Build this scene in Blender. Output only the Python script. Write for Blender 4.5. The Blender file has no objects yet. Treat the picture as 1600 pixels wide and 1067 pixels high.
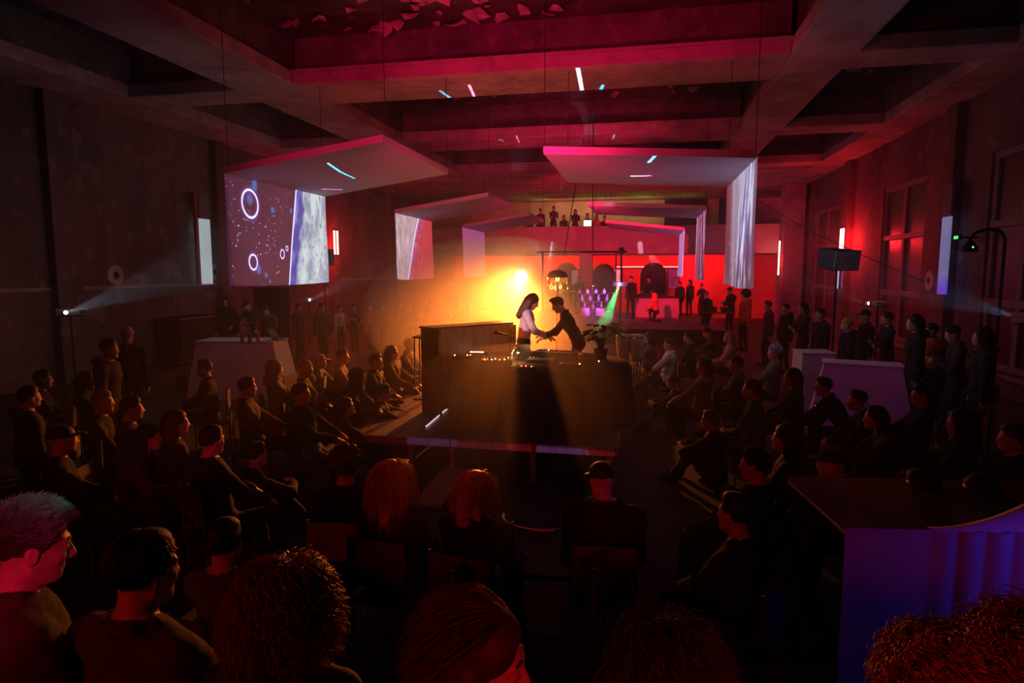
import bpy, bmesh, math, random
import numpy as np
from mathutils import Vector, Matrix, Euler
from mathutils import noise as mnoise
R = math.radians
SC = bpy.context.scene
COL = SC.collection
rnd = random.Random(7)

# ------------------------------------------------------------------ camera
FPX, EYE = 1000.0, 2.63
TH, PS = R(6.36), R(11.51)
cam_d = bpy.data.cameras.new('camera'); cam = bpy.data.objects.new('camera', cam_d); COL.objects.link(cam)
cam_d.sensor_width = 36.0; cam_d.lens = FPX/1600*36.0; cam_d.clip_start = 0.05; cam_d.clip_end = 200
cam.location = (0, 0, EYE); cam.rotation_euler = (R(90)-TH, 0, PS)
SC.camera = cam
_fw = np.array([-math.sin(PS)*math.cos(TH), math.cos(PS)*math.cos(TH), -math.sin(TH)])
_rt = np.array([math.cos(PS), math.sin(PS), 0.0]); _up = np.cross(_rt, _fw)
def at(px, py, X=None, Y=None, z=None):
    """world point where the sight line of a photograph pixel meets a plane"""
    d = _fw + _rt*(px-800)/FPX - _up*(py-533.5)/FPX
    if X is not None: k = X/d[0]
    elif Y is not None: k = Y/d[1]
    else: k = (z-EYE)/d[2]
    return Vector((d[0]*k, d[1]*k, EYE+d[2]*k))

# ------------------------------------------------------------------ world, exposure
w = bpy.data.worlds.new('night'); SC.world = w; w.use_nodes = True
w.node_tree.nodes['Background'].inputs[0].default_value = (0.6, 0.25, 0.4, 1)
w.node_tree.nodes['Background'].inputs[1].default_value = 0.0006
SC.view_settings.view_transform = 'Standard'; SC.view_settings.look = 'None'
SC.view_settings.gamma = 1.0; SC.view_settings.exposure = 0.0; SC.view_settings.use_curve_mapping = False
cy = SC.cycles
cy.use_denoising = True; cy.max_bounces = 4; cy.diffuse_bounces = 2; cy.glossy_bounces = 2
cy.transmission_bounces = 3; cy.volume_bounces = 0; cy.transparent_max_bounces = 8
cy.sample_clamp_indirect = 4.0; cy.sample_clamp_direct = 0.0; cy.caustics_reflective = False; cy.caustics_refractive = False
cy.use_light_tree = True

# ------------------------------------------------------------------ lamps of the room and added fills (colour washes)
def lamp(name, kind, loc, target, color, power, size=0.1, angle=60, blend=0.4, sy=None, diffuse=1.0, vol=1.0):
    d = bpy.data.lights.new(name, kind); d.color = color; d.energy = power
    if kind == 'SPOT':
        d.spot_size = R(angle); d.spot_blend = blend; d.shadow_soft_size = size
    elif kind == 'POINT':
        d.shadow_soft_size = size
    elif kind == 'AREA':
        d.size = size
        if sy: d.shape = 'RECTANGLE'; d.size_y = sy
    o = bpy.data.objects.new(name, d); COL.objects.link(o); o.location = loc
    if target is not None:
        o.rotation_euler = (Vector(target)-Vector(loc)).to_track_quat('-Z', 'Y').to_euler()
    return o
MAG = (1.0, 0.01, 0.11); RED = (1.0, 0.012, 0.02); AMB = (1.0, 0.20, 0.022); COOL = (0.55, 0.72, 1.0)
# red floods on the camera's side, thrown up the hall over the audience
lamp('red_flood_high', 'SPOT', (-2.7, 1.0, 4.4), (-2.8, 13, 7.0), MAG, 1500, 0.25, 62, 0.9, vol=.3)
lamp('red_flood_low', 'SPOT', (-3.4, -2.5, 3.4), (-1.8, 4.0, 1.0), RED, 130, 0.3, 75, 0.7)
lamp('red_uplight_front', 'SPOT', (-2.2, 8.4, 3.6), (-2.0, 14.5, 6.6), MAG, 620, 0.2, 110, 0.9, vol=.1)
lamp('red_uplight_rear', 'SPOT', (-2.4, 17.0, 3.4), (-2.2, 22.5, 6.6), MAG, 520, 0.2, 110, 0.9, vol=.1)
lamp('balcony_red_fill', 'SPOT', (-1.2, 21.5, 3.4), (-.8, 33, 4.3), (1, .008, .06), 3200, 0.2, 76, 0.6, vol=.2)  # unseen flood added to redden the balcony front
lamp('near_left_fill', 'SPOT', (-.4, -1.6, 2.9), (-1.95, 1.35, 1.85), MAG, 190, .1, 13, .6)  # unseen spot added to redden the near young man's face
lamp('near_middle_fill', 'SPOT', (1.2, -1.2, 2.2), (.1, 1.8, 1.55), RED, 90, .1, 34, .7)  # unseen spot added for the red cheek at the bottom centre
lamp('front_row_fill', 'SPOT', (-.6, -1.5, 4.2), (-1.3, 4.3, 1.1), RED, 60, .15, 15, .7, vol=0)  # unseen spot added to redden the fair hair in the front row
lamp('performer_fill', 'SPOT', (-4.2, 5.0, 4.1), (-1.75, 10.5, 1.80), (1, .50, .55), 1500, .05, 6.0, .5, vol=.2)  # unseen spot added to brighten the performer's white shirt
lamp('red_floor_wash', 'AREA', (4.2, 19.0, 3.4), (7.4, 21, 2.4), RED, 22, 1.2, sy=.4, vol=.2)
lamp('canopy_fill', 'AREA', (-6.3, 10.6, 2.3), (-5.4, 11.8, 4.6), (.8, .20, .45), 3, .5, sy=.5, vol=0)  # added fill, stands in for light bounced onto the left canopy's underside
lamp('canopy_fill', 'AREA', (.9, 10.8, 2.3), (-.2, 11.8, 4.5), (.7, .22, .65), 4, .5, sy=.5, vol=0)  # the same added fill under the right canopy
LAMP = at(815, 432, Y=17.0)
lamp('amber_beam', 'SPOT', LAMP-Vector((0, .12, 0)), (-3.1, 9.5, -.6), AMB, 8500, 0.10, 64, 0.9)
lamp('amber_shaft', 'SPOT', LAMP-Vector((0, .12, 0)), at(768, 780, Y=4.2), AMB, 20000, 0.05, 7.5, 1.0)
lamp('amber_back', 'POINT', LAMP-Vector((0, .2, 0)), None, AMB, 45, 0.14)

# ------------------------------------------------------------------ materials
MATS = {}
def nodes_of(name):
    m = bpy.data.materials.new(name); m.use_nodes = True
    nt = m.node_tree; b = nt.nodes['Principled BSDF']
    return m, nt, b
def mat(name, col, rough=0.6, metal=0.0, var=0.25, scale=6.0, bump=0.0, bscale=None, emit=None, es=0.0, spec=None, stretch=None, alpha=1.0, trans=0.0):
    if name in MATS: return MATS[name]
    m, nt, b = nodes_of(name); N = nt.nodes; L = nt.links
    tc = N.new('ShaderNodeTexCoord'); mp = N.new('ShaderNodeMapping'); L.new(tc.outputs['Object'], mp.inputs[0])
    if stretch: mp.inputs['Scale'].default_value = stretch
    nz = N.new('ShaderNodeTexNoise'); nz.inputs['Scale'].default_value = scale; nz.inputs['Detail'].default_value = 4
    L.new(mp.outputs[0], nz.inputs['Vector'])
    rp = N.new('ShaderNodeValToRGB'); L.new(nz.outputs['Fac'], rp.inputs[0])
    lo = [c*(1-var) for c in col]; hi = [min(1, c*(1+var)) for c in col]
    rp.color_ramp.elements[0].position = 0.3; rp.color_ramp.elements[0].color = (*lo, 1)
    rp.color_ramp.elements[1].position = 0.7; rp.color_ramp.elements[1].color = (*hi, 1)
    L.new(rp.outputs[0], b.inputs['Base Color'])
    b.inputs['Roughness'].default_value = rough; b.inputs['Metallic'].default_value = metal
    if spec is not None: b.inputs['Specular IOR Level'].default_value = spec
    if trans: b.inputs['Transmission Weight'].default_value = trans
    if bump:
        n2 = N.new('ShaderNodeTexNoise'); n2.inputs['Scale'].default_value = bscale or scale*4; n2.inputs['Detail'].default_value = 5
        L.new(mp.outputs[0], n2.inputs['Vector'])
        bp = N.new('ShaderNodeBump'); bp.inputs['Strength'].default_value = bump; bp.inputs['Distance'].default_value = 0.02
        L.new(n2.outputs['Fac'], bp.inputs['Height']); L.new(bp.outputs[0], b.inputs['Normal'])
    if emit: b.inputs['Emission Color'].default_value = (*emit, 1); b.inputs['Emission Strength'].default_value = es
    MATS[name] = m
    return m
def plaster(name, col, dark, crack=0.5, scale=0.6, streak=False):
    """old patched plaster: large stains, fine grain, patches fallen away"""
    m, nt, b = nodes_of(name); N = nt.nodes; L = nt.links
    tc = N.new('ShaderNodeTexCoord'); mp = N.new('ShaderNodeMapping'); L.new(tc.outputs['Object'], mp.inputs[0])
    if streak: mp.inputs['Scale'].default_value = (1, 1, 0.3)
    n1 = N.new('ShaderNodeTexNoise'); n1.inputs['Scale'].default_value = scale; n1.inputs['Detail'].default_value = 9; n1.inputs['Roughness'].default_value = 0.65
    L.new(mp.outputs[0], n1.inputs['Vector'])
    rp = N.new('ShaderNodeValToRGB'); L.new(n1.outputs['Fac'], rp.inputs[0])
    rp.color_ramp.elements[0].position = 0.38; rp.color_ramp.elements[0].color = (*dark, 1)
    rp.color_ramp.elements[1].position = 0.62; rp.color_ramp.elements[1].color = (*col, 1)
    n2 = N.new('ShaderNodeTexNoise'); n2.inputs['Scale'].default_value = scale*3.1; n2.inputs['Detail'].default_value = 10
    L.new(tc.outputs['Object'], n2.inputs['Vector'])
    r2 = N.new('ShaderNodeValToRGB'); L.new(n2.outputs['Fac'], r2.inputs[0])
    r2.color_ramp.elements[0].position = 0.60; r2.color_ramp.elements[0].color = (0, 0, 0, 1)
    r2.color_ramp.elements[1].position = 0.63; r2.color_ramp.elements[1].color = (crack, crack, crack, 1)
    mx = N.new('ShaderNodeMix'); mx.data_type = 'RGBA'
    L.new(r2.outputs[0], mx.inputs['Factor']); L.new(rp.outputs[0], mx.inputs['A']); mx.inputs['B'].default_value = (*[c*1.7 for c in col], 1)
    L.new(mx.outputs['Result'], b.inputs['Base Color']); b.inputs['Roughness'].default_value = 0.85
    bp = N.new('ShaderNodeBump'); bp.inputs['Strength'].default_value = 0.6; bp.inputs['Distance'].default_value = 0.05
    L.new(n2.outputs['Fac'], bp.inputs['Height']); L.new(bp.outputs[0], b.inputs['Normal'])
    return m
M = dict(
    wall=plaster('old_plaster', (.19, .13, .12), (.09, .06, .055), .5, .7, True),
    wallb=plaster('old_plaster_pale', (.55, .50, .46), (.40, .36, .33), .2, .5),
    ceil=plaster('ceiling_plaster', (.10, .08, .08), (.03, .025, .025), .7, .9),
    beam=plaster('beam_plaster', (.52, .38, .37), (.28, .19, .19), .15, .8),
    fascia=plaster('fascia_plaster_shade', (.16, .13, .13), (.08, .06, .06), .3, 1.2),  # darker copy of the beam plaster, so only the lip looks lit
    floor=mat('floor_concrete', (.035, .03, .03), .75, 0, .4, 1.2, .2),
    black=mat('matt_black', (.012, .012, .013), .7, 0, .3),
    blackg=mat('gloss_black', (.012, .012, .013), .3, 0, .3),
    steel=mat('steel', (.35, .35, .36), .35, 1.0, .15, 12),
    chrome=mat('chrome_tube', (.7, .7, .72), .18, 1.0, .05, 12),
    wood=mat('brown_wood', (.20, .11, .06), .45, 0, .35, 3, .1, stretch=(1, 8, 1)),
    piano=mat('piano_wood', (.16, .07, .03), .3, 0, .3, 2.5, stretch=(1, 1, 8)),
    deck=mat('stage_deck', (.13, .105, .10), .55, 0, .3, 2.2, .15),
    deckedge=mat('stage_edge_board', (.42, .38, .36), .5, 0, .3, 5, .1, stretch=(6, 1, 1)),
    white=mat('white_cloth', (.75, .74, .73), .9, 0, .06, 4, .1),
    plinth=mat('plinth_white', (.62, .58, .55), .8, 0, .12, 2, .05),
    cloth=mat('dark_table_cloth', (.035, .025, .022), .95, 0, .3, 5, .2),
    paper=mat('paper', (.75, .74, .70), .8, 0, .03),
    cream=mat('drum_shell_cream', (.70, .62, .50), .35, 0, .08),
    skin=mat('skin', (.55, .33, .24), .5, 0, .10, 20),
    leaf=mat('leaf', (.03, .09, .03), .4, 0, .4, 8),
    terracotta=mat('clay_pot', (.3, .12, .07), .8),
    glass=mat('dark_glass', (.02, .02, .025), .35, 0, .2, 3),
    frame=mat('window_frame_paint', (.22, .19, .18), .6, 0, .2, 3, .1),
    clear=mat('clear_glass', (.85, .85, .9), .1, 0, .02, 3, trans=.6),
    plastic=mat('grey_plastic', (.45, .45, .46), .5, 0, .05),
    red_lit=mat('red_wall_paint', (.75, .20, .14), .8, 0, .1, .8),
)
EM = {}
def glow(name, col, s):
    if name not in EM:
        m, nt, b = nodes_of(name); b.inputs['Base Color'].default_value = (*col, 1)
        b.inputs['Emission Color'].default_value = (*col, 1); b.inputs['Emission Strength'].default_value = s; EM[name] = m
    return EM[name]
def fab(c, rough=.9):
    k = 'fabric_%02x%02x%02x' % tuple(int(min(1, v)*255) for v in c)
    return mat(k, c, rough, 0, .25, 30, .15)
CL = dict(black=(.010, .010, .011), charcoal=(.03, .03, .032), navy=(.015, .02, .045), brown=(.07, .04, .025), grey=(.14, .14, .14),
          denim=(.10, .14, .22), white=(.72, .70, .70), yellow=(.55, .36, .05), red=(.45, .04, .03), orange=(.75, .22, .04),
          pink=(.70, .40, .42), olive=(.06, .06, .03), beige=(.38, .30, .22), blue=(.06, .10, .25), plaid=(.28, .24, .27))
HC = dict(black=(.008, .007, .006), brown=(.05, .025, .012), blond=(.45, .28, .12), red=(.35, .10, .04), grey=(.3, .3, .3), ginger=(.6, .25, .12))

# ------------------------------------------------------------------ mesh helpers
class MB:
    def __init__(s): s.v = []; s.f = []
    def add(s, vs, fs):
        n = len(s.v); s.v += [tuple(v) for v in vs]; s.f += [tuple(i+n for i in f) for f in fs]; return s
    def box(s, x0, x1, y0, y1, z0, z1, m=None):
        vs = [Vector((x, y, z)) for z in (z0, z1) for y in (y0, y1) for x in (x0, x1)]
        if m is not None: vs = [m @ v for v in vs]
        return s.add(vs, [(0, 2, 3, 1), (4, 5, 7, 6), (0, 1, 5, 4), (2, 6, 7, 3), (0, 4, 6, 2), (1, 3, 7, 5)])
    def hexa(s, vs): return s.add(vs, [(0, 3, 2, 1), (4, 5, 6, 7), (0, 1, 5, 4), (1, 2, 6, 5), (2, 3, 7, 6), (3, 0, 4, 7)])
    def tube(s, pts, r, n=8, r1=None, cap=True):
        pts = [Vector(p) for p in pts]; k = len(pts); vs = []
        for i, p in enumerate(pts):
            t = (pts[min(i+1, k-1)]-pts[max(i-1, 0)]); t = t.normalized() if t.length > 1e-9 else Vector((0, 0, 1))
            a = t.cross(Vector((0, 0, 1)));
            if a.length < 1e-3: a = t.cross(Vector((0, 1, 0)))
            a.normalize(); b = t.cross(a)
            rr = r if r1 is None else r+(r1-r)*i/(k-1)
            vs += [p+a*math.cos(2*math.pi*j/n)*rr+b*math.sin(2*math.pi*j/n)*rr for j in range(n)]
        fs = [(i*n+j, i*n+(j+1) % n, (i+1)*n+(j+1) % n, (i+1)*n+j) for i in range(k-1) for j in range(n)]
        if cap: fs += [tuple(range(n))[::-1], tuple(range((k-1)*n, k*n))]
        return s.add(vs, fs)
    def lathe(s, prof, c=(0, 0, 0), n=20, m=None, sx=1, sy=1, fn=None):
        vs = []
        for r, z in prof:
            for j in range(n):
                a = 2*math.pi*j/n; rr = r if fn is None else r*fn(a, z)
                v = Vector((c[0]+rr*sx*math.cos(a), c[1]+rr*sy*math.sin(a), c[2]+z)); vs.append(m @ v if m is not None else v)
        k = len(prof)
        fs = [(i*n+j, i*n+(j+1) % n, (i+1)*n+(j+1) % n, (i+1)*n+j) for i in range(k-1) for j in range(n)]
        fs += [tuple(range(n))[::-1], tuple(range((k-1)*n, k*n))]
        return s.add(vs, fs)
    def ball(s, c, r, n=12, sc=(1, 1, 1)):
        prof = [(max(1e-4, math.sin(math.pi*i/n)), -math.cos(math.pi*i/n)) for i in range(n+1)]
        vs = []; k = n+1; c = Vector(c)
        for q, z in prof:
            for j in range(n):
                a = 2*math.pi*j/n; vs.append(c+Vector((q*math.cos(a)*sc[0], q*math.sin(a)*sc[1], z*sc[2]))*r)
        return s.add(vs, [(i*n+j, i*n+(j+1) % n, (i+1)*n+(j+1) % n, (i+1)*n+j) for i in range(k-1) for j in range(n)])
    def build(s, name, m, parent=None, smooth=False, bevel=0, loc=None):
        me = bpy.data.meshes.new(name); vs = s.v
        if loc is not None: vs = [(v[0]-loc[0], v[1]-loc[1], v[2]-loc[2]) for v in vs]
        me.from_pydata(vs, [], s.f); me.update()
        for mm in (m if isinstance(m, (list, tuple)) else [m]): me.materials.append(mm)
        if smooth: me.polygons.foreach_set('use_smooth', [True]*len(me.polygons))
        o = bpy.data.objects.new(name, me); COL.objects.link(o)
        if loc is not None: o.location = loc
        if parent is not None: o.parent = parent
        if bevel:
            b = o.modifiers.new('bevel', 'BEVEL'); b.width = bevel; b.segments = 2; b.limit_method = 'ANGLE'
        return o
def tag(o, label, cat, group=None, kind=None):
    if label: o['label'] = label
    if cat: o['category'] = cat
    if group: o['group'] = group
    if kind: o['kind'] = kind
    return o
def empty(name, loc, rz=0, label=None, cat=None, group=None):
    o = bpy.data.objects.new(name, None); COL.objects.link(o); o.location = loc; o.rotation_euler = (0, 0, rz); o.empty_display_size = .2
    return tag(o, label, cat, group)
def struct(o): o['kind'] = 'structure'; return o
KIDS = {}
def copy_tree(o, loc=None, rz=None, label=None, group=None, scale=None):
    c = o.copy(); COL.objects.link(c)
    if loc is not None: c.location = loc
    if rz is not None: c.rotation_euler = (0, 0, rz)
    if scale is not None: c.scale = (scale,)*3
    if label: c['label'] = label
    if group: c['group'] = group
    for ch in o.children:
        d = ch.copy(); COL.objects.link(d); d.parent = c
        for g in ch.children:
            e = g.copy(); COL.objects.link(e); e.parent = d
    return c

# ================================================================== THE HALL
XL, XR, YB, YF = -13.2, 7.45, 37.0, -4.0
ZS, ZC = 6.6, 7.6
struct(MB().box(XL-.3, XR+.3, YF, 38.6, -.2, 0).build('floor', M['floor']))
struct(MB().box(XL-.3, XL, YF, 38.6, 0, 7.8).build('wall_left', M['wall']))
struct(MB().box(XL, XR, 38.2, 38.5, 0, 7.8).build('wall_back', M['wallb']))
struct(MB().box(XL, XR, YF-.3, YF, 0, 7.8).build('wall_front', M['wall']))
# right wall with three tall window openings
WIN = [(13.6, 16.2), (19.5, 22.7), (27.4, 31.0)]
mb = MB(); y = YF
for a, b in WIN+[(38.6, 38.6)]:
    mb.box(XR, XR+.5, y, a, 0, 7.8); y = b
    if a < 38: mb.box(XR, XR+.5, a, b, 0, 0.5); mb.box(XR, XR+.5, a, b, 5.2, 7.8)
struct(mb.build('wall_right', M['wall']))
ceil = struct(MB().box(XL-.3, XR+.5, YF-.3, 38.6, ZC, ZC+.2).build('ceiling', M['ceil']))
def beam(x0, x1, y0, y1, ins=.14, lip=.3):
    b = MB(); b.box(x0, x1, y0, y1, ZS, ZS+lip)
    ax = ins if (x1-x0) < (y1-y0) else 0; ay = ins if ax == 0 else 0
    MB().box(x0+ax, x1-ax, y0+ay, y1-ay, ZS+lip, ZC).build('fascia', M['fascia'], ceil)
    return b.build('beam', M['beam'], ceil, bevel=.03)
beam(-9.0, -7.5, YF, 36); beam(2.6, 3.8, YF, 36)
beam(XL, -11.75, YF, 33, .0); beam(6.35, XR, YF, 33, .0)
for y in (6.4, 13.1, 19.5, 25.8, 32.2):
    beam(-7.5, 2.6, y, y+1.7)
    beam(-11.75, -9.0, y+.15, y+1.2); beam(3.8, 6.35, y+.15, y+1.2)
# thin crown strip above each cross beam lip
for y in (13.1, 19.5, 25.8):
    MB().box(-7.5, 2.6, y-.06, y, ZS+.24, ZS+.30).build('moulding', M['beam'], ceil)
# paint flakes hanging from the coffer ceiling
def flake_mesh(seed):
    r = random.Random(seed); n = 7; vs = []
    for k, z in ((0, 0), (1, .012)):
        for j in range(n):
            a = 2*math.pi*j/n; q = .12*(0.6+.6*r.random()); x, yv = q*math.cos(a), q*math.sin(a)
            if k: x, yv = vs[j][0], vs[j][1]
            vs.append((x, yv, z-2.2*x*x-abs(x)*.35 if True else 0))
    fs = [tuple(range(n))[::-1], tuple(range(n, 2*n))]+[(j, (j+1) % n, n+(j+1) % n, n+j) for j in range(n)]
    me = bpy.data.meshes.new('paint_flake'); me.from_pydata(vs, [], fs); me.materials.append(M['beam']); return me
FL = [flake_mesh(i) for i in range(5)]
for i in range(150):
    o = bpy.data.objects.new('paint_flake', FL[i % 5]); COL.objects.link(o); o.parent = ceil
    if i < 95: x, y = rnd.gauss(-4.0, 1.6), rnd.uniform(9.4, 13.0)
    elif i < 120: x, y = rnd.uniform(-7, 2), rnd.uniform(15, 19)
    else: x, y = rnd.uniform(4, 6), rnd.uniform(14.5, 23)
    x = max(-7.2, min(6.2, x))
    o.location = (x, y, ZC-.02); s = rnd.uniform(.7, 1.9)
    o.rotation_euler = (rnd.uniform(-.35, .35), rnd.uniform(-.5, .5), rnd.uniform(0, 6.3)); o.scale = (s, s, s)

# pilasters on both long walls
for k, (y0, y1) in enumerate([(5.2, 5.9), (12.2, 12.9), (18.0, 18.6), (25.4, 26.1), (32.0, 32.9)]):
    struct(MB().box(XL, XL+.22, y0, y1, 0, ZS).build('trim_%d' % (k+1), M['wall'], bevel=.02))
for k, (y0, y1) in enumerate([(6.0, 6.7), (12.4, 13.0), (17.5, 18.1), (25.6, 26.3), (32.0, 32.9)]):
    struct(MB().box(XR-.22, XR, y0, y1, 0, ZS).build('trim_%d' % (k+6), M['wall'], bevel=.02))
# the surround of the balcony opening at the end of the right wall
struct(MB().box(6.35, XR, 32.0, 33.0, 0, ZS).build('trim_11', M['beam'], bevel=.04))
# rail along the left wall
struct(MB().box(XL, XL+.05, YF, 32, 2.16, 2.24).build('trim_12', M['beam']))
# round fixing plates with a dark hole on the walls
def wall_plate(X, Y, Z, sgn, label):
    t = empty('wall_plate', (X, Y, Z), 0, label, 'wall plate', 'round wall plates')
    m = Matrix.Rotation(R(90)*sgn, 4, 'Y')
    MB().lathe([(.27, 0), (.27, .02), (.22, .035), (.10, .035), (.10, .0)], n=9, m=m).build('plate', M['wallb'], t)
    MB().lathe([(.095, 0), (.095, .03)], n=9, m=m).build('hole', M['black'], t)
wall_plate(XL, 14.07, 2.5, 1, 'pale round plate with a dark hole on the left wall above the projector')
wall_plate(XL, 17.96, 2.57, 1, 'pale round plate with a dark hole on the left wall beside the hanging cloth')
wall_plate(XR, 18.9, 2.35, -1, 'pale round plate with a dark hole on the right wall beside the glowing strip')
# windows
def window(n, y0, y1):
    t = struct(empty('window_%d' % n, (XR+.12, (y0+y1)/2, .5)))
    h = 4.7; hw = (y1-y0)/2
    f = MB()
    for a, b in ((-hw, -hw+.16), (hw-.16, hw), (-.10, .10)): f.box(-.06, .10, a, b, 0, h)
    for a, b in ((0, .14), (1.35, 1.52), (3.05, 3.2), (h-.16, h)): f.box(-.08, .10, -hw, hw, a, b)
    f.build('window_frame', M['frame'], t, bevel=.01)
    MB().box(-.35, .1, -hw-.1, hw+.1, -.08, 0).build('sill', M['frame'], t, bevel=.01)
    for a, b in ((-hw+.16, -.10), (.10, hw-.16)):
        for c, d in ((.14, 1.35), (1.52, 3.05), (3.2, h-.16)):
            MB().box(.0, .02, a, b, c, d).build('pane', M['glass'], t)
    MB().box(.36, .38, -hw, hw, 0, h).build('shutter', M['black'], t)
for i, (a, b) in enumerate(WIN): window(i+1, a, b)
# balcony
bal = struct(empty('balcony', (0, 33, 3.45)))
def bp(name, m, *b, **k): return MB().box(b[0], b[1], b[2]-33, b[3]-33, b[4]-3.45, b[5]-3.45).build(name, m, bal, **k)
bp('parapet', M['wallb'], XL, XR, 33.0, 33.2, 3.45, 4.78)
bp('coping', M['wallb'], XL, XR, 32.95, 33.28, 4.78, 4.84)
bp('slab', M['wallb'], XL, XR, 33.2, 38.2, 3.45, 3.65)
# under the balcony: piers and the red lit wall
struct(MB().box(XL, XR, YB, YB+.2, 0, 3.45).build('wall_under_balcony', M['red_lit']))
for k, (a, b) in enumerate([(at(597, 450, Y=33).x, at(705, 450, Y=33).x), (at(905, 430, Y=33).x, at(925, 430, Y=33).x), (at(1216, 430, Y=33).x, XR)]):
    struct(MB().box(a, b, 33.0, 33.6, 0, 3.45).build('trim_%d' % (k+20), M['wallb'], bevel=.02))
# wash of the balcony and of the red wall
for x in (-8, -4.5, -.8, 3.2):
    lamp('red_wall_wash', 'AREA', (x, 35.2, 3.3), (x, 37, 1.6), (1, .006, .012), 95 if x != -.8 else 34, 2.6, sy=.3, vol=.3)
lamp('balcony_warm', 'AREA', (-2.5, 36.2, 6.3), (-2.5, 38.2, 5.4), (1, .48, .16), 60, 7, sy=.4, vol=0)
for x, p in ((-6.2, 10), (-2.9, 12), (-.3, 22), (2.2, 9)):
    lamp('green_spot', 'SPOT', (x, 36.6, 5.4), (x, 36.0, 6.6), (.04, 1, .10), p, .05, 110, .9, vol=0)
MB().box(XL, XR, 27.6, 38.2, ZS+.02, ZS+.12).build('soffit', M['beam'], ceil)
# dark windows at the rear of the balcony
for k, (a, b) in enumerate(((1040, 1102), (1125, 1180))):
    X0, X1 = at(a, 330, Y=38.2).x, at(b, 330, Y=38.2).x
    t = struct(empty('window_%d' % (4+k), (X0, 38.15, 4.9)))
    MB().box(0, X1-X0, -.02, .04, 0, 1.7).build('pane', M['glass'], t)
    MB().box(-.06, 0, -.05, .05, -.06, 1.76).box(X1-X0, X1-X0+.06, -.05, .05, -.06, 1.76).box(0, X1-X0, -.05, .05, 1.7, 1.76).build('window_frame', M['black'], t)

# ================================================================== HANGING CANOPIES WITH PROJECTED PICTURES
def proj_mat(name, build):
    m, nt, b = nodes_of(name); N, L = nt.nodes, nt.links
    b.inputs['Base Color'].default_value = (.7, .7, .7, 1); b.inputs['Roughness'].default_value = .9
    tc = N.new('ShaderNodeTexCoord'); sp = N.new('ShaderNodeSeparateXYZ'); L.new(tc.outputs['Object'], sp.inputs[0])
    class G: pass
    g = G(); g.N, g.L, g.tc = N, L, tc
    g.y, g.z = sp.outputs['Y'], sp.outputs['Z']
    def mth(op, a, b=None, c=None, clamp=False):
        n = N.new('ShaderNodeMath'); n.operation = op; n.use_clamp = clamp
        for i, v in enumerate((a, b, c)):
            if v is None: continue
            if isinstance(v, (int, float)): n.inputs[i].default_value = v
            else: L.new(v, n.inputs[i])
        return n.outputs[0]
    g.m = mth
    def mix(f, a, b):
        n = N.new('ShaderNodeMix'); n.data_type = 'RGBA'
        for key, v in (('Factor', f), ('A', a), ('B', b)):
            if isinstance(v, tuple): n.inputs[key].default_value = (*v, 1)
            elif isinstance(v, (int, float)): n.inputs[key].default_value = v
            else: L.new(v, n.inputs[key])
        return n.outputs['Result']
    g.mix = mix
    def noise(scale, detail=4, st=(1, 1, 1), rough=.5):
        mp = N.new('ShaderNodeMapping'); mp.inputs['Scale'].default_value = st; L.new(tc.outputs['Object'], mp.inputs[0])
        n = N.new('ShaderNodeTexNoise'); n.inputs['Scale'].default_value = scale; n.inputs['Detail'].default_value = detail; n.inputs['Roughness'].default_value = rough
        L.new(mp.outputs[0], n.inputs['Vector']); return n.outputs['Fac']
    g.noise = noise
    def step(v, a, b): # smooth ramp
        n = N.new('ShaderNodeMapRange'); n.interpolation_type = 'SMOOTHSTEP'
        L.new(v, n.inputs[0]); n.inputs[1].default_value = a; n.inputs[2].default_value = b; return n.outputs[0]
    g.step = step
    def specks(scale, r, st=(1, 1, 1)):
        mp = N.new('ShaderNodeMapping'); mp.inputs['Scale'].default_value = st; L.new(tc.outputs['Object'], mp.inputs[0])
        n = N.new('ShaderNodeTexVoronoi'); n.inputs['Scale'].default_value = scale; L.new(mp.outputs[0], n.inputs['Vector'])
        a = mth('SUBTRACT', 1.0, step(n.outputs['Distance'], r*.6, r))
        s2 = N.new('ShaderNodeSeparateColor'); L.new(n.outputs['Color'], s2.inputs[0])
        return mth('MULTIPLY', a, step(s2.outputs[0], .58, .7))
    g.specks = specks
    def disc(y, z, r, soft=.2):
        d = mth('SQRT', mth('ADD', mth('POWER', mth('SUBTRACT', g.y, y), 2), mth('POWER', mth('SUBTRACT', g.z, z), 2)))
        return d
    g.disc = disc
    out = build(g)
    L.new(out, b.inputs['Emission Color']); b.inputs['Emission Strength'].default_value = .8  # projected light is painted in as the surface's own glow
    b.inputs['Base Color'].default_value = (.35, .35, .35, 1)
    return m
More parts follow.
